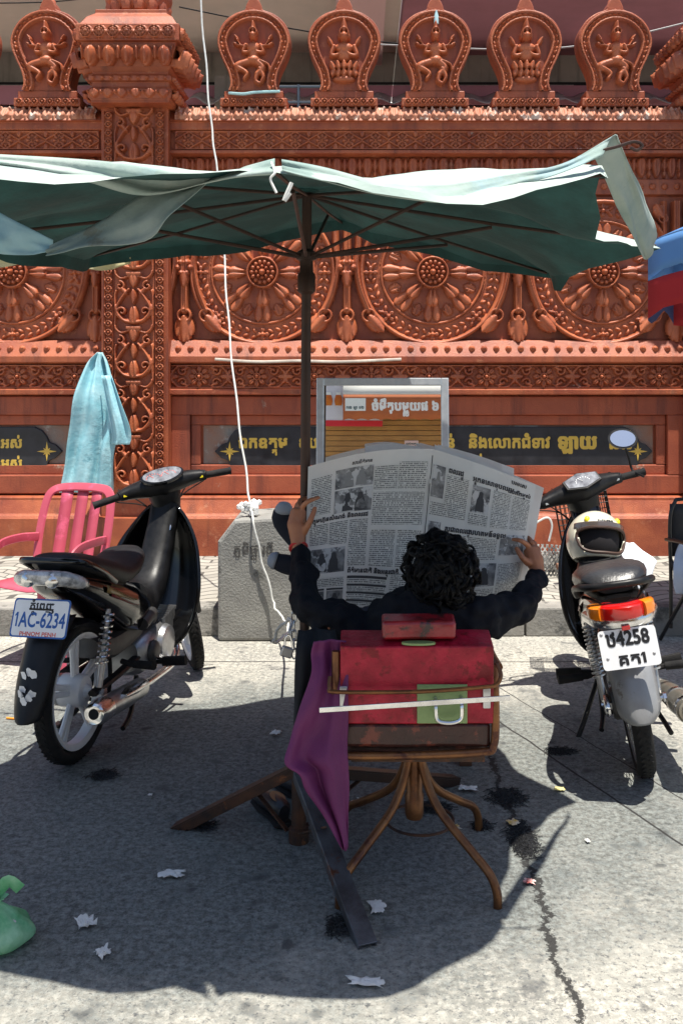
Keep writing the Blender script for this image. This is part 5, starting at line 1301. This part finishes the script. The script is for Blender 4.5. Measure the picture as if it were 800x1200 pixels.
DECG = mat('dull_gold_decal', (.34, .24, .08), (.2, .13, .05), ns=20, r=.35); DECR = mat('dull_red_decal', (.30, .03, .03), (.16, .02, .02), ns=20, r=.35)
def make_bike(st, root):
    A = st == 'A'
    def B(nm, q, mt, parent=None, **k): return q.build(nm, mt, parent or root, **k)
    rz = .085 if A else .05
    def lift(p):                      # the tail kicks up behind the saddle
        x = p[0]; return (x * .72 if x < 0 and A else x, p[1], p[2] + rz * min(1, max(0, (.25 - x) / .5)))
    def wheel(cx, M0, front):
        T = M0 @ Matrix.Translation((cx, 0, .282)) @ RY
        w = .036 if not front else .031
        hubm = MB()
        hubm.lathe([(.012, -.075), (.03, -.07), (.058, -.055), (.066, -.05), (.066, .035), (.058, .045), (.03, .05), (.012, .075)], 24, T)
        if A:
            for k in range(5):
                a = 2 * math.pi * k / 5 + .35
                for da in (-.10, .10):
                    c1 = Vector((.055 * math.cos(a + da * 1.5), .055 * math.sin(a + da * 1.5), 0)); c2 = Vector((.212 * math.cos(a + da * .9), .212 * math.sin(a + da * .9), 0))
                    hubm.tube([T @ c1, T @ c1.lerp(c2, .5), T @ c2], [(.017, .012), (.012, .011), (.016, .013)], 8)
        else:
            for k in range(36):
                a = 2 * math.pi * k / 36; s = 1 if k % 2 else -1; b = a + s * .75
                hubm.tube([T @ Vector((.05 * math.cos(a), .05 * math.sin(a), s * .03)), T @ Vector((.213 * math.cos(b), .213 * math.sin(b), 0))], .0017, 4)
        wh = B('wheel', hubm, WRIM if A else ALU)
        q = MB(); q.lathe([(.206, -.022), (.222, -.03), (.230, -.03), (.228, -.02), (.218, -.012), (.218, .012), (.228, .02), (.230, .03), (.222, .03), (.206, .022)], 48, T, closed=True); B('rim', q, WRIM if A else CHROME, wh)
        q = MB(); q.lathe([(.226 + .030 * (1 - math.cos(t)) / 1.0 * .95, -w * math.sin(t) * 1.0) for t in np.linspace(.0, 2 * math.pi, 20, endpoint=False)], 56, T, closed=True); ty = B('tyre', q, RUBBER, wh)
        q = MB()
        for k in range(60):           # tread blocks
            a = 2 * math.pi * k / 60
            for s in (-1, 1):
                c = Vector((.2815 * math.cos(a + s * .02), .2815 * math.sin(a + s * .02), s * .013)); t = Vector((-math.sin(a), math.cos(a), s * .8)).normalized()
                p1, p2 = T @ (c - t * .010), T @ (c + t * .010); rad = (T.to_3x3() @ Vector((math.cos(a), math.sin(a), 0)))
                q.bar(p1, p2, .010, .0045, rad)
        B('tread', q, RUBBER, wh, smooth=0)
        if not front:
            q = MB(); q.lathe([(.0, -.082), (.056, -.08), (.064, -.07), (.064, -.05)], 24, T); B('drum_plate', q, ENG if A else ENGD, wh)
        return wh
    I4 = Matrix.Identity(4)
    wheel(0, I4, False)
    piv = Vector((.98, 0, .8)); ax = Vector((-.36, 0, .93)).normalized(); stv = R(34 if A else 20)
    MS = Matrix.Translation(piv) @ Matrix.Rotation(stv, 4, ax) @ Matrix.Translation(-piv)
    wheel(1.22, MS, True)
    # fork and front mudguard
    for s in (-1, 1):
        q = MB(); q.tube([(1.22, s * .068, .282), (1.12, s * .068, .50), (1.0, s * .06, .78)], [.021, .021, .016], 10, M=MS); B('fork_tube', q, BLACKP if A else ALU)
    q = MB(); g = []
    for i in range(15):
        a = R(150 - 190 * i / 14) if A else R(160 - 170 * i / 14); rr = .31
        g.append([MS @ Vector((1.22 + (rr - .028 * abs(k) ** 2) * math.cos(a), .055 * k, .282 + (rr - .03 * abs(k) ** 2) * math.sin(a))) for k in np.linspace(-1, 1, 7)])
    g = g[::-1]; q.grid(g); B('front_mudguard', q, BLACKP if A else GLOSS, solid=.004)
    # leg shields
    lv = [(.92, .075, .93, .03), (.86, .13, .965, .08), (.76, .195, .985, .15), (.64, .235, .975, .20), (.52, .245, .94, .20), (.42, .225, .895, .17), (.33, .175, .85, .12), (.27, .11, .82, .07)]
    g = []
    for z, w, xc, dp in [tuple(r) for r in cr(lv, 3)]:
        w *= 1 if A else .78
        g.append([(xc - dp * abs(u) ** 2.2, w * u, z - .02 * abs(u)) for u in np.linspace(-1, 1, 17)])
    q = MB(); q.grid(g); B('leg_shield', q, GLOSS, solid=.012, smooth=60)
    # body tunnel from steering head down to the seat
    q = MB(); q.tube(cr([(.93, 0, .90), (.88, 0, .80), (.80, 0, .66), (.71, 0, .55), (.60, 0, .50), (.50, 0, .53)], 6), [(.075, .05), (.07, .055), (.075, .06), (.085, .07), (.09, .08), (.09, .08)], 18, side=(0, 1, 0), e=2.8); tn = B('centre_tunnel', q, BLACKP if A else GLOSS)
    if A:
        q = MB(); q.lathe([(.0, .012), (.012, .012), (.021, .010), (.024, 0)], 18, Matrix.Translation((.848, -.045, .80)) @ Matrix.Rotation(R(-62), 4, 'Y')); B('ignition_lock', q, CHROME, tn)
        q = MB(); q.grid([[(.748 - .05 * j + .0, -.03 + .06 * i, .653 - .063 * j) for i in (0, 1)] for j in (0, 1)]); B('warning_sticker', q, PAPERW, tn, smooth=0, solid=.002)
    # handlebar and cowl
    hx, hz = .90, 1.0
    q = MB(); q.tube(cr([(hx + .02, -.22, hz + .0), (hx + .035, -.13, hz + .005), (hx + .03, 0, hz + .005), (hx + .035, .13, hz + .005), (hx + .02, .22, hz)], 6), [(.026, .024), (.058, .04), (.095, .062), (.058, .04), (.026, .024)], 18, side=(1, 0, 0), e=2.4, M=MS)
    cw_ = B('handlebar_cowl', q, BLACKP)
    q = MB(); q.tube(cr([(.93, 0, .99), (.935, 0, .93), (.95, 0, .86)], 5), [(.09, .07), (.075, .065), (.06, .055)], 16, side=(0, 1, 0), e=2.5, M=MS); B('cowl_neck', q, BLACKP, cw_)
    q = MB(); q.tube([(hx + .02, -.34, hz - .01), (hx + .03, -.2, hz), (hx + .03, .2, hz), (hx + .02, .34, hz - .01)], .011, 10, M=MS); B('handlebar', q, CHROME if not A else BLACKP)
    for s in (-1, 1):
        q = MB(); y = s * .27
        pts = [(hx + .021, s * .22, hz - .001), (hx + .02, s * .23, hz - .003), (hx + .017, s * .335, hz - .011), (hx + .017, s * .345, hz - .012)]
        q.tube(pts, [.021, .0175, .0175, .021], 12, M=MS); gr = B('grip', q, RUBBER)
        q = MB(); q.box((hx + .022, s * .195, hz), (.05, .045, .05), M=MS); sw = B('switch_box', q, BLACKP, bevel=.008, smooth=0)
        q = MB(); q.box((hx - .006, s * .19, hz - .002), (.006, .018, .010), M=MS); B('switch_button', q, YELL if A else ALU, sw, smooth=0)
        if s == -1 or not A:
            q = MB(); q.tube(cr([(hx + .05, s * .18, hz - .01), (hx + .085, s * .24, hz - .02), (hx + .075, s * .34, hz - .03)], 5), .005, 6, M=MS); B('brake_lever', q, ALU if not A else BLACKP)
    for s in (-1, 1):                 # control cables looping ahead of the bars
        for k in range(2):
            q = MB(); q.tube(cr([(hx + .03, s * .19, hz), (hx + .12, s * (.20 + .03 * k), hz + .02 - .05 * k), (hx + .16, s * .08, hz - .10), (hx + .14, 0, hz - .25)], 6), .0035, 5, M=MS); B('control_cable', q, RUBBER)
    # gauge
    MG = MS @ Matrix.Translation((hx - .035, 0, hz + .048)) @ Matrix.Rotation(R(-38), 4, 'Y')
    n = 28 if A else 6
    pol = []
    for k in range(n):
        a = 2 * math.pi * (k + .5) / n
        pol.append((.048 * math.sin(a) * (1 if A else 1.02), .095 * math.cos(a) * (1 + .12 * math.sin(a) if A else 1)))
    q = MB(); q.prism([(x * 1.16, y * 1.12) for x, y in pol], .016, MG @ Matrix.Translation((0, 0, -.006))); gb_ = B('gauge_rim', q, GLOSS if A else BLACKP, smooth=0, bevel=.003)
    q = MB(); q.prism(pol, .003, MG @ Matrix.Translation((0, 0, .0105))); B('gauge_face', q, GAUGE, gb_, smooth=0)
    q = MB()
    for cy in ((0,) if not A else (-.03, .045)):
        for k in range(9):
            a = math.pi * k / 8; c = Vector((.026 * math.sin(a) - .008, cy + .034 * math.cos(a), .0142)); q.box(c, (.006, .003, .0006), M=MG)
        q.bar(MG @ Vector((-.01, cy, .0145)), MG @ Vector((.015, cy + .015, .0145)), .003, .0006)
    B('gauge_marks', q, REDI if A else PLATE, gb_, smooth=0)
    # headlight nose
    q = MB(); q.sphere((1.0, 0, .985), (.07, .085, .06), 16, M=MS); B('headlight', q, GLASSC)
    # tail fairing and side panels
    top = [(-.30, 0, .69), (-.20, 0, .675), (-.02, 0, .655), (.16, 0, .61), (.32, 0, .55), (.46, 0, .49), (.56, 0, .44)]
    q = MB(); q.tube(cr([lift(p) for p in top], 6), [(.07, .025), (.105, .05), (.125, .07), (.135, .095), (.135, .11), (.115, .10), (.09, .08)], 20, side=(0, 1, 0), e=2.7); B('tail_fairing', q, GLOSS)
    q = MB(); q.tube(cr([(.58, 0, .47), (.45, 0, .42), (.25, 0, .40), (.08, 0, .43)], 5), [(.07, .05), (.085, .06), (.08, .06), (.06, .04)], 12, side=(0, 1, 0), e=3); B('frame_cover', q, ENGD)
    # decals and panel seams on the flanks
    for s in (-1, 1):
        for k, (x0, z0, x1, z1, w_) in enumerate(((.02, .655, .30, .585, .016), (.06, .63, .32, .558, .007))):
            q = MB(); n_ = 8; g = []
            for i in range(n_ + 1):
                t = i / n_; x = x0 + (x1 - x0) * t; z = z0 + (z1 - z0) * t + rz * min(1, max(0, (.25 - x) / .5)); wv = w_ * (1 - .8 * t)
                g.append([(x, s * (.137 - .004 * abs(j)), z + wv * j) for j in (-1, 0, 1)])
            q.grid(g); B('side_decal', q, (DECG if k == 0 else DECR) if A else (DECR if k == 0 else DECG), solid=.0015)
    # seat
    if A: sp = [(-.27, 0, .738), (-.2, 0, .752), (-.05, 0, .748), (.10, 0, .728), (.24, 0, .708), (.36, 0, .712), (.46, 0, .745), (.515, 0, .765)]; sr = [(.05, .012), (.105, .038), (.13, .048), (.14, .05), (.14, .05), (.125, .05), (.10, .04), (.05, .015)]
    else: sp = [(-.25, 0, .735), (-.18, 0, .765), (-.06, 0, .768), (.08, 0, .75), (.20, 0, .722), (.34, 0, .722), (.46, 0, .76), (.53, 0, .785)]; sr = [(.06, .015), (.12, .04), (.14, .055), (.145, .055), (.135, .05), (.12, .05), (.09, .04), (.045, .015)]
    q = MB(); q.tube(cr([lift(p) for p in sp], 6), sr, 20, side=(0, 1, 0), e=2.6); B('seat', q, SEATB if A else SEATG)
    # grab rail
    zr = .742
    q = MB(); q.tube(cr([lift(p) for p in [(.10, .135, zr - .06), (-.05, .145, zr - .015), (-.22, .135, zr + .012), (-.31, .09, zr + .025), (-.335, 0, zr + .03), (-.31, -.09, zr + .025), (-.22, -.135, zr + .012), (-.05, -.145, zr - .015), (.10, -.135, zr - .06)]], 6), [(.013, .009)] * 2 if A else .0135, 10); B('grab_rail', q, GLOSS if A else BLACKP)
    # tail lamp
    if A:
        q = MB(); q.tube(cr([lift(p) for p in [(-.10, .10, .672), (-.24, .115, .678), (-.315, .08, .70), (-.335, 0, .704), (-.315, -.08, .70), (-.24, -.115, .678), (-.10, -.10, .672)]], 6), [(.012, .008), (.026, .034), (.03, .043), (.03, .045), (.03, .043), (.026, .034), (.012, .008)], 12); tl_ = B('tail_lamp', q, GLASSC)
        for y in (-.05, .05):
            q = MB(); q.lathe([(.002, 0), (.024, .006), (.03, .014)], 16, Matrix.Translation((-.294 + .25 * abs(y), y, .786)) @ Matrix.Rotation(R(90), 4, 'Y')); B('reflector_bowl', q, CHROME, tl_)
    else:
        q = MB(); q.tube(cr([lift(p) for p in [(-.30, .062, .675), (-.335, .04, .675), (-.345, 0, .675), (-.335, -.04, .675), (-.30, -.062, .675)]], 5), [(.030, .034)] * 2, 12, e=3.5); tl_ = B('tail_lamp', q, REDL)
        for s in (-1, 1):
            q = MB(); q.tube(cr([lift(p) for p in [(-.27, s * .098, .675), (-.305, s * .09, .675), (-.325, s * .066, .675)]], 4), [(.024, .027), (.028, .031), (.029, .033)], 12, e=3.5); B('indicator_lens', q, ORGL, tl_)
        q = MB(); q.tube(cr([lift(p) for p in [(-.18, .125, .64), (-.31, .085, .635), (-.34, 0, .635), (-.31, -.085, .635), (-.18, -.125, .64)]], 5), [(.022, .018)] * 2, 8); B('tail_trim', q, CHROME)
        q = MB(); q.box((-.366, 0, .672), (.012, .03, .016)); B('reflector', q, REDL, smooth=0, bevel=.002)
    # plate
    if A: pc, pw, ph, ti = Vector((-.262, 0, .640)), .235, .145, R(20)
    else: pc, pw, ph, ti = Vector((-.362, 0, .598)), .205, .138, R(12)
    ey = Vector((-math.sin(ti), 0, math.cos(ti))) * -1; ey = Vector((math.sin(ti), 0, math.cos(ti))); ex = Vector((0, -1, 0)); nn = ex.cross(ey)
    MP = Matrix((( *ex, 0), (*ey, 0), (*nn, 0), (0, 0, 0, 1))).transposed(); MP.translation = pc
    def rr_(w, h, r_):
        return [(sx * (w / 2 - r_) + r_ * math.cos(a), sy * (h / 2 - r_) + r_ * math.sin(a)) for sx, sy, a0 in ((1, 1, 0), (-1, 1, 90), (-1, -1, 180), (1, -1, 270)) for a in (R(a0), R(a0 + 45), R(a0 + 90))]
    q = MB(); q.prism(rr_(pw, ph, .012), .003, MP); np_ = B('number_plate', q, BLUEI if A else PLATE, smooth=0)
    if A: q = MB(); q.prism(rr_(pw - .012, ph - .012, .010), .001, MP @ Matrix.Translation((0, 0, .003))); B('plate_field', q, PLATE, np_, smooth=0)
    def pt_(body, x, y, size, mt, bold, sx, wtarget=None):
        T = text(body, bold); w = T[..., 0].max() 
        if wtarget: sx = wtarget / (w * size)
        lay('plate_lettering', T, flat(MP @ Vector((x - w * size * sx / 2, y, .0042)), ex, ey, size, 0, sx), mt, np_, jit=.0006)
    if A:
        pt_('ភ_នំេពញ', 0, .030, .044, BLKI, .03, 1, .105); pt_('1AC-6234', 0, -.033, .078, BLUEI, .022, 1, .21); pt_('PHNOM PENH', 0, -.066, .022, REDI, .02, 1, .15)
    else:
        pt_('ឋ4258', 0, .012, .070, BLKI, .04, 1, .155); pt_('គត1', .004, -.056, .054, BLKI, .04, 1, .095)
        for x, y in ((-.082, -.03), (.082, -.03), (-.09, .055)):
            q = MB(); q.lathe([(.0, .004), (.005, .004), (.006, .003)], 10, MP @ Matrix.Translation((x, y, 0))); B('plate_bolt', q, ALU, np_)
    q = MB(); q.bar((-.2, 0, .68), pc + Vector((.006, 0, .03)), .10, .01, (0, 0, 1)); B('plate_bracket', q, BLACKP, smooth=0)
    # rear mudguard
    g = []
    if A: sec = [(-.20, .63, .085), (-.28, .56, .08), (-.345, .47, .075), (-.395, .38, .07), (-.43, .30, .055), (-.437, .285, .035)]
    else: sec = [(-.12, .62, .075), (-.22, .58, .078), (-.295, .50, .08), (-.335, .42, .08), (-.355, .35, .074), (-.36, .315, .05)]
    for x, z, w in [tuple(r) for r in cr(sec, 4)]:
        x = x * .93 if A else x
        g.append([(x + .045 * abs(u) ** 2.5, w * u, z) for u in np.linspace(-1, 1, 11)])
    q = MB(); q.grid(g); mg = B('rear_mudguard', q, BLACKP if A else GREYM, solid=.005)
    if A:                                          # pale blotchy sticker
        q = MB(); rn = random.Random(5)
        for k in range(9):
            t = rn.uniform(.38, .66); cx = -.320 - .083 * (t - .35) / .5; cz = .47 - .17 * (t - .35) / .5; cy = rn.uniform(-.035, .035)
            n = 9; q.add([(cx - .014 - .0003 * k + .045 * abs((cy + .016 * math.cos(a)) / .07) ** 2.5 - .2 * .02 * math.sin(a), cy + .016 * math.cos(a) * rn.uniform(.6, 1.1), cz + .02 * math.sin(a) * rn.uniform(.6, 1.1)) for a in np.linspace(0, 2 * math.pi, n, endpoint=False)], [tuple(range(n))])
        B('sticker', q, PLATE, mg, smooth=0, recalc=False)
    q = MB(); q.tube(cr([(-.13, 0, .58), (0, 0, .56), (.14, 0, .50)], 5), [(.075, .02)] * 2, 10, side=(0, 1, 0)); B('inner_mudguard', q, BLACKP)
    # shocks and swing arm
    for s in (-1, 1):
        a, b = Vector((.0, s * .105, .30)), Vector((.07, s * .115, .60)); d = b - a
        q = MB(); q.tube([a, a + d * .45], .014, 10); q.tube([a + d * .4, b], .010, 8); sk = B('shock', q, ENG)
        t = d.normalized(); u = t.orthogonal().normalized(); v = t.cross(u); q = MB(); tn_ = 9 if A else 13
        q.tube([a + d * (.28 + .68 * i / (tn_ * 10)) + (u * math.cos(i * .628) + v * math.sin(i * .628)) * .023 for i in range(tn_ * 10 + 1)], .0048, 5); B('spring', q, CHROME if A else ALU, sk)
        q = MB(); q.tube([(.46, s * .075, .30), (.2, s * .09, .29), (-.03, s * .092, .282)], [(.012, .020)] * 2, 8, e=3); B('swing_arm', q, BLACKP if A else ENG)
        q = MB(); q.tube([(0, s * .06, .282), (0, s * .12, .282)], .009, 8); q.lathe([(.018, 0), (.018, .012)], 6, Matrix.Translation((0, s * .115 - .006, .282)) @ RY); B('axle_nut', q, CHROME)
    q = MB(); q.tube(cr([(.42, .095, .33), (.2, .10, .325), (0, .10, .31), (-.06, .10, .28), (0, .10, .255), (.2, .10, .26), (.42, .095, .27)], 5), [(.02, .012)] * 2, 8); B('chain_case', q, ENGD if A else CHROME)
    # engine
    q = MB(); q.tube([(.40, 0, .30), (.44, 0, .30), (.60, 0, .30), (.70, 0, .31), (.73, 0, .31)], [(.09, .07), (.115, .095), (.12, .10), (.10, .085), (.06, .05)], 20, side=(0, 1, 0), e=3); en = B('engine', q, ENG)
    q = MB(); q.lathe([(.0, .03), (.05, .03), (.075, .022), (.085, 0)], 24, Matrix.Translation((.63, -.115, .31)) @ Matrix.Rotation(R(90), 4, 'X')); B('clutch_cover', q, ENG, en)
    q = MB(); q.lathe([(.0, .02), (.035, .02), (.05, .012), (.055, 0)], 20, Matrix.Translation((.50, -.118, .30)) @ Matrix.Rotation(R(90), 4, 'X')); B('oil_cover', q, ENGD, en)
    q = MB()
    for k in range(8): q.box((.74 + .022 * k, 0, .33 + .004 * k), (.008, .15, .13))
    q.box((.82, 0, .345), (.18, .09, .09)); B('cylinder_fins', q, ENG, en, smooth=0)
    q = MB(); q.tube(cr([(.60, -.06, .42), (.52, -.10, .47), (.40, -.11, .45)], 4), .03, 10); B('carburettor', q, ENGD, en)
    # exhaust
    q = MB(); q.tube(cr([(.86, -.05, .28), (.84, -.09, .22), (.72, -.125, .19), (.5, -.135, .19), (.32, -.14, .20)], 6), .0155, 10); ex_ = B('exhaust_pipe', q, CHROME if A else MUFF)
    if A:
        q = MB(); q.tube([(.36, -.14, .20), (.30, -.145, .205), (.10, -.155, .225), (-.08, -.165, .245)], [.022, .042, .047, .045], 18); B('muffler', q, ENG, ex_)
        q = MB(); q.tube([(-.07, -.165, .244), (-.13, -.168, .250), (-.17, -.170, .255), (-.172, -.17, .255)], [.047, .050, .04, .032], 18); B('muffler_tip', q, CHROME, ex_)
        q = MB(); q.tube([(-.17, -.170, .255), (-.176, -.170, .2556)], .021, 14); B('tail_hole', q, DARK, ex_)
        q = MB(); q.tube([(.26, -.176, .238), (.10, -.192, .258), (.02, -.197, .262)], [(.012, .03), (.014, .036), (.008, .02)], 12, side=(0, 0, 1), e=3); B('heat_shield', q, CHROME, ex_)
    else:
        q = MB(); q.tube([(.36, -.14, .20), (.28, -.155, .215), (.10, -.17, .245), (-.10, -.185, .275), (-.20, -.19, .288), (-.21, -.19, .289)], [.022, .040, .047, .050, .050, .042], 20); B('muffler', q, MUFF, ex_)
        for t in (.02, -.16):
            q = MB(); q.tube([(t, -.178 - (.0 if t > 0 else .011), .256 + (.0 if t > 0 else .026)), (t - .03, -.180 - (.0 if t > 0 else .011), .260 + (.0 if t > 0 else .026))], .053, 20); B('muffler_band', q, CHROME, ex_)
        q = MB(); q.tube([(-.205, -.19, .2885), (-.222, -.191, .2905)], [.034, .03], 16); B('muffler_tip', q, CHROME, ex_)
        q = MB(); q.tube([(-.222, -.191, .2905), (-.226, -.191, .291)], .020, 14); B('tail_hole', q, DARK, ex_)
    # pegs, pedals, stands
    for s in (-1, 1):
        q = MB(); q.tube([(.50, s * .11, .255), (.50, s * .22, .265)], .012, 8); q.tube([(.50, s * .165, .260), (.50, s * .275, .27)], [(.022, .016)] * 2, 10, e=3); B('foot_peg', q, RUBBER)
        q = MB(); q.tube([(.22, s * .10, .34), (.20, s * .15, .335), (.19, s * .18, .34)], .012, 8); q.tube([(.19, s * .17, .34), (.17, s * .27, .345)], [.017, .019], 10); B('passenger_peg', q, RUBBER)
    q = MB(); q.tube(cr([(.48, -.14, .28), (.56, -.17, .24), (.66, -.175, .22)], 4), .008, 6); q.tube([(.66, -.15, .222), (.66, -.21, .222)], .012, 8); B('brake_pedal', q, CHROME)
    q = MB(); q.tube([(.42, .10, .25), (.36, .19, .10), (.33, .245, .013)], .011, 8); q.box((.32, .255, .010), (.05, .03, .014)); B('side_stand', q, BLACKP)
    q = MB(); q.tube(cr([(.36, -.10, .235), (.30, -.11, .14), (.22, -.13, .10), (.14, -.14, .085)], 4), .011, 8); q.tube([(.30, -.11, .14), (.30, .11, .14)], .009, 8); q.tube(cr([(.36, .10, .235), (.30, .11, .14), (.22, .13, .10)], 4), .011, 8); B('centre_stand', q, BLACKP)
    if not A:
        q = MB(); q.tube(cr([(.84, .30 * -1, .98), (.93, -.295, 1.01), (.93, -.295, 1.07), (.92, -.29, 1.13)], 5), .006, 8, M=MS); ms = B('mirror_stem', q, BLACKP)
        MM = MS @ Matrix.Translation((.92, -.29, 1.175)) @ Matrix.Rotation(R(24), 4, 'Y') @ Matrix.Rotation(R(14), 4, 'X')
        q = MB(); q.tube([MM @ Vector((.03, 0, 0)), MM @ Vector((.02, 0, 0)), MM @ Vector((.0, 0, 0))], [(.03, .03), (.064, .046), (.075, .054)], 22, side=(0, 1, 0)); mh = B('mirror_shell', q, BLACKP, ms)
        q = MB(); q.tube([MM @ Vector((-.0005, 0, 0)), MM @ Vector((-.003, 0, 0))], [(.064, .044)] * 2, 22, side=(0, 1, 0)); B('mirror_glass', q, MIRR, ms)
        # wire basket ahead of the bars
        q = MB()
        for k in range(13):
            y = -.13 + .26 * k / 12
            q.tube([(1.12, y, .96), (1.10, y, .72)], .0022, 4); q.tube([(1.31, y, .98), (1.26, y, .72)], .0022, 4)
        for j in range(9):
            z = .73 + .028 * j; xa = 1.10 + .02 * (z - .72) / .24; xb = 1.26 + .05 * (z - .72) / .24
            q.tube([(xa, -.13, z), (xa, .13, z), (xb, .13, z), (xb, -.13, z)], .0022 if j < 8 else .005, 4, closed=True)
            for y in (-.13, .13): q.tube([(xa, y, z), (xb, y, z)], .0022, 4)
        for k in range(6):
            for y in (-.13, .13): q.tube([(1.12 + .03 * k, y, .96), (1.105 + .03 * k, y, .72)], .0022, 4)
        B('basket', q, BLACKP, smooth=0)

ba = empty('motorbike', (-1.165, 4.045, 0), 'glossy black motorbike with white alloy wheels and blue bordered number plate, parked at left', 'motorbike', 'parked motorbikes', rot=(R(-.5), 0, R(78)))
make_bike('A', ba)
bb = empty('motorbike', (1.11, 3.925, 0), 'worn silver and black motorbike with red tail lamp and spoked wheels, carrying a helmet', 'motorbike', 'parked motorbikes', rot=(R(-10), 0, R(82)))
make_bike('B', bb)

# helmet resting on the saddle
HEL = mat('cream_helmet_shell', (.62, .58, .44), (.72, .70, .58), ns=4, r=.22, coat=.6, c3=(.42, .34, .18), ns3=5, t3=.58)
he = empty('helmet', (1.025, 4.40, .825), 'cream and gold full face helmet with dark open visor resting on the silver motorbike seat', 'helmet', rot=(R(-20), R(6), R(8)))
he.scale = (.92, .92, .92)
def hp(th, ph): return Vector((.128 * math.sin(th) * math.cos(ph), .150 * math.sin(th) * math.sin(ph), .135 * math.cos(th)))
q = MB(); nth, nph = 30, 60; vid = {}
for i in range(nth + 1):
    for k in range(nph):
        th = math.pi * (.012 + .72 * i / nth); ph = 2 * math.pi * k / nph; vid[i, k] = len(q.v); q.v.append(hp(th, ph))
def opening(th, ph): return th > 1.30 and th < 2.16 and abs((ph - 1.5 * math.pi + math.pi) % (2 * math.pi) - math.pi) < 1.22 - .35 * (th - 1.28)
for i in range(nth):
    for k in range(nph):
        th = math.pi * (.012 + .72 * (i + .5) / nth); ph = 2 * math.pi * (k + .5) / nph
        if not opening(th, ph): q.f.append((vid[i, k], vid[i, (k + 1) % nph], vid[i + 1, (k + 1) % nph], vid[i + 1, k]))
shl = q.build('shell', HEL, he, smooth=180, solid=.012)
q = MB(); q.sphere((0, .004, -.005), (.112, .132, .118), 24); q.build('lining', mat('helmet_lining', (.012, .010, .012), r=.95), he)
q = MB(); ar = []
for t in np.linspace(0, 2 * math.pi, 40, endpoint=False):
    th = 1.73 + .44 * math.copysign(abs(math.sin(t)) ** .6, math.sin(t)); ph = 1.5 * math.pi + (1.22 - .3 * (th - 1.28)) * math.copysign(abs(math.cos(t)) ** .6, math.cos(t)); ar.append(hp(th, ph) * 1.03)
q.tube(ar, .008, 6, closed=True); q.build('opening_trim', mat('brown_rubber_trim', (.06, .03, .02), r=.6), he)
q = MB(); q.tube([hp(1.22, p) * 1.05 for p in np.linspace(1.5 * math.pi - 1.25, 1.5 * math.pi + 1.25, 20)], [(.016, .005)] * 2, 8, side=(0, 0, 1), e=3); q.build('visor_edge', mat('smoked_visor', (.10, .08, .07), r=.12, coat=1), he)
for s in (-1, 1):
    q = MB(); c = hp(.98, 1.5 * math.pi + s * .75) * 1.02; q.sphere(c, (.015, .014, .018), 12); q.build('round_mark', YELL, he)
lay('helmet_lettering', text('SHARK', .03)[:0] if 0 else text('NHM', .05), lambda x, y: ((lambda th, ph: (hp(th, ph) * 1.052 , hp(th, ph).normalized()))(1.10 - y * .14, 1.5 * math.pi + (x - 1.1) * .30)), BLKI, he)
wb = drape('white_bag', [(636, 727, 742, 4.55), (645, 728, 752, 4.52), (656, 730, 768, 4.48), (664, 732, 767, 4.46), (678, 740, 763, 4.44), (686, 745, 760, 4.44)], mat('white_blue_paper', (.66, .70, .76), (.74, .76, .8), ns=8, r=.6, bump=.2, bs=30), amp=.02, freq=3)
tag(wb, 'white folded bag tucked beside the silver motorbike seat behind the helmet', 'bag')
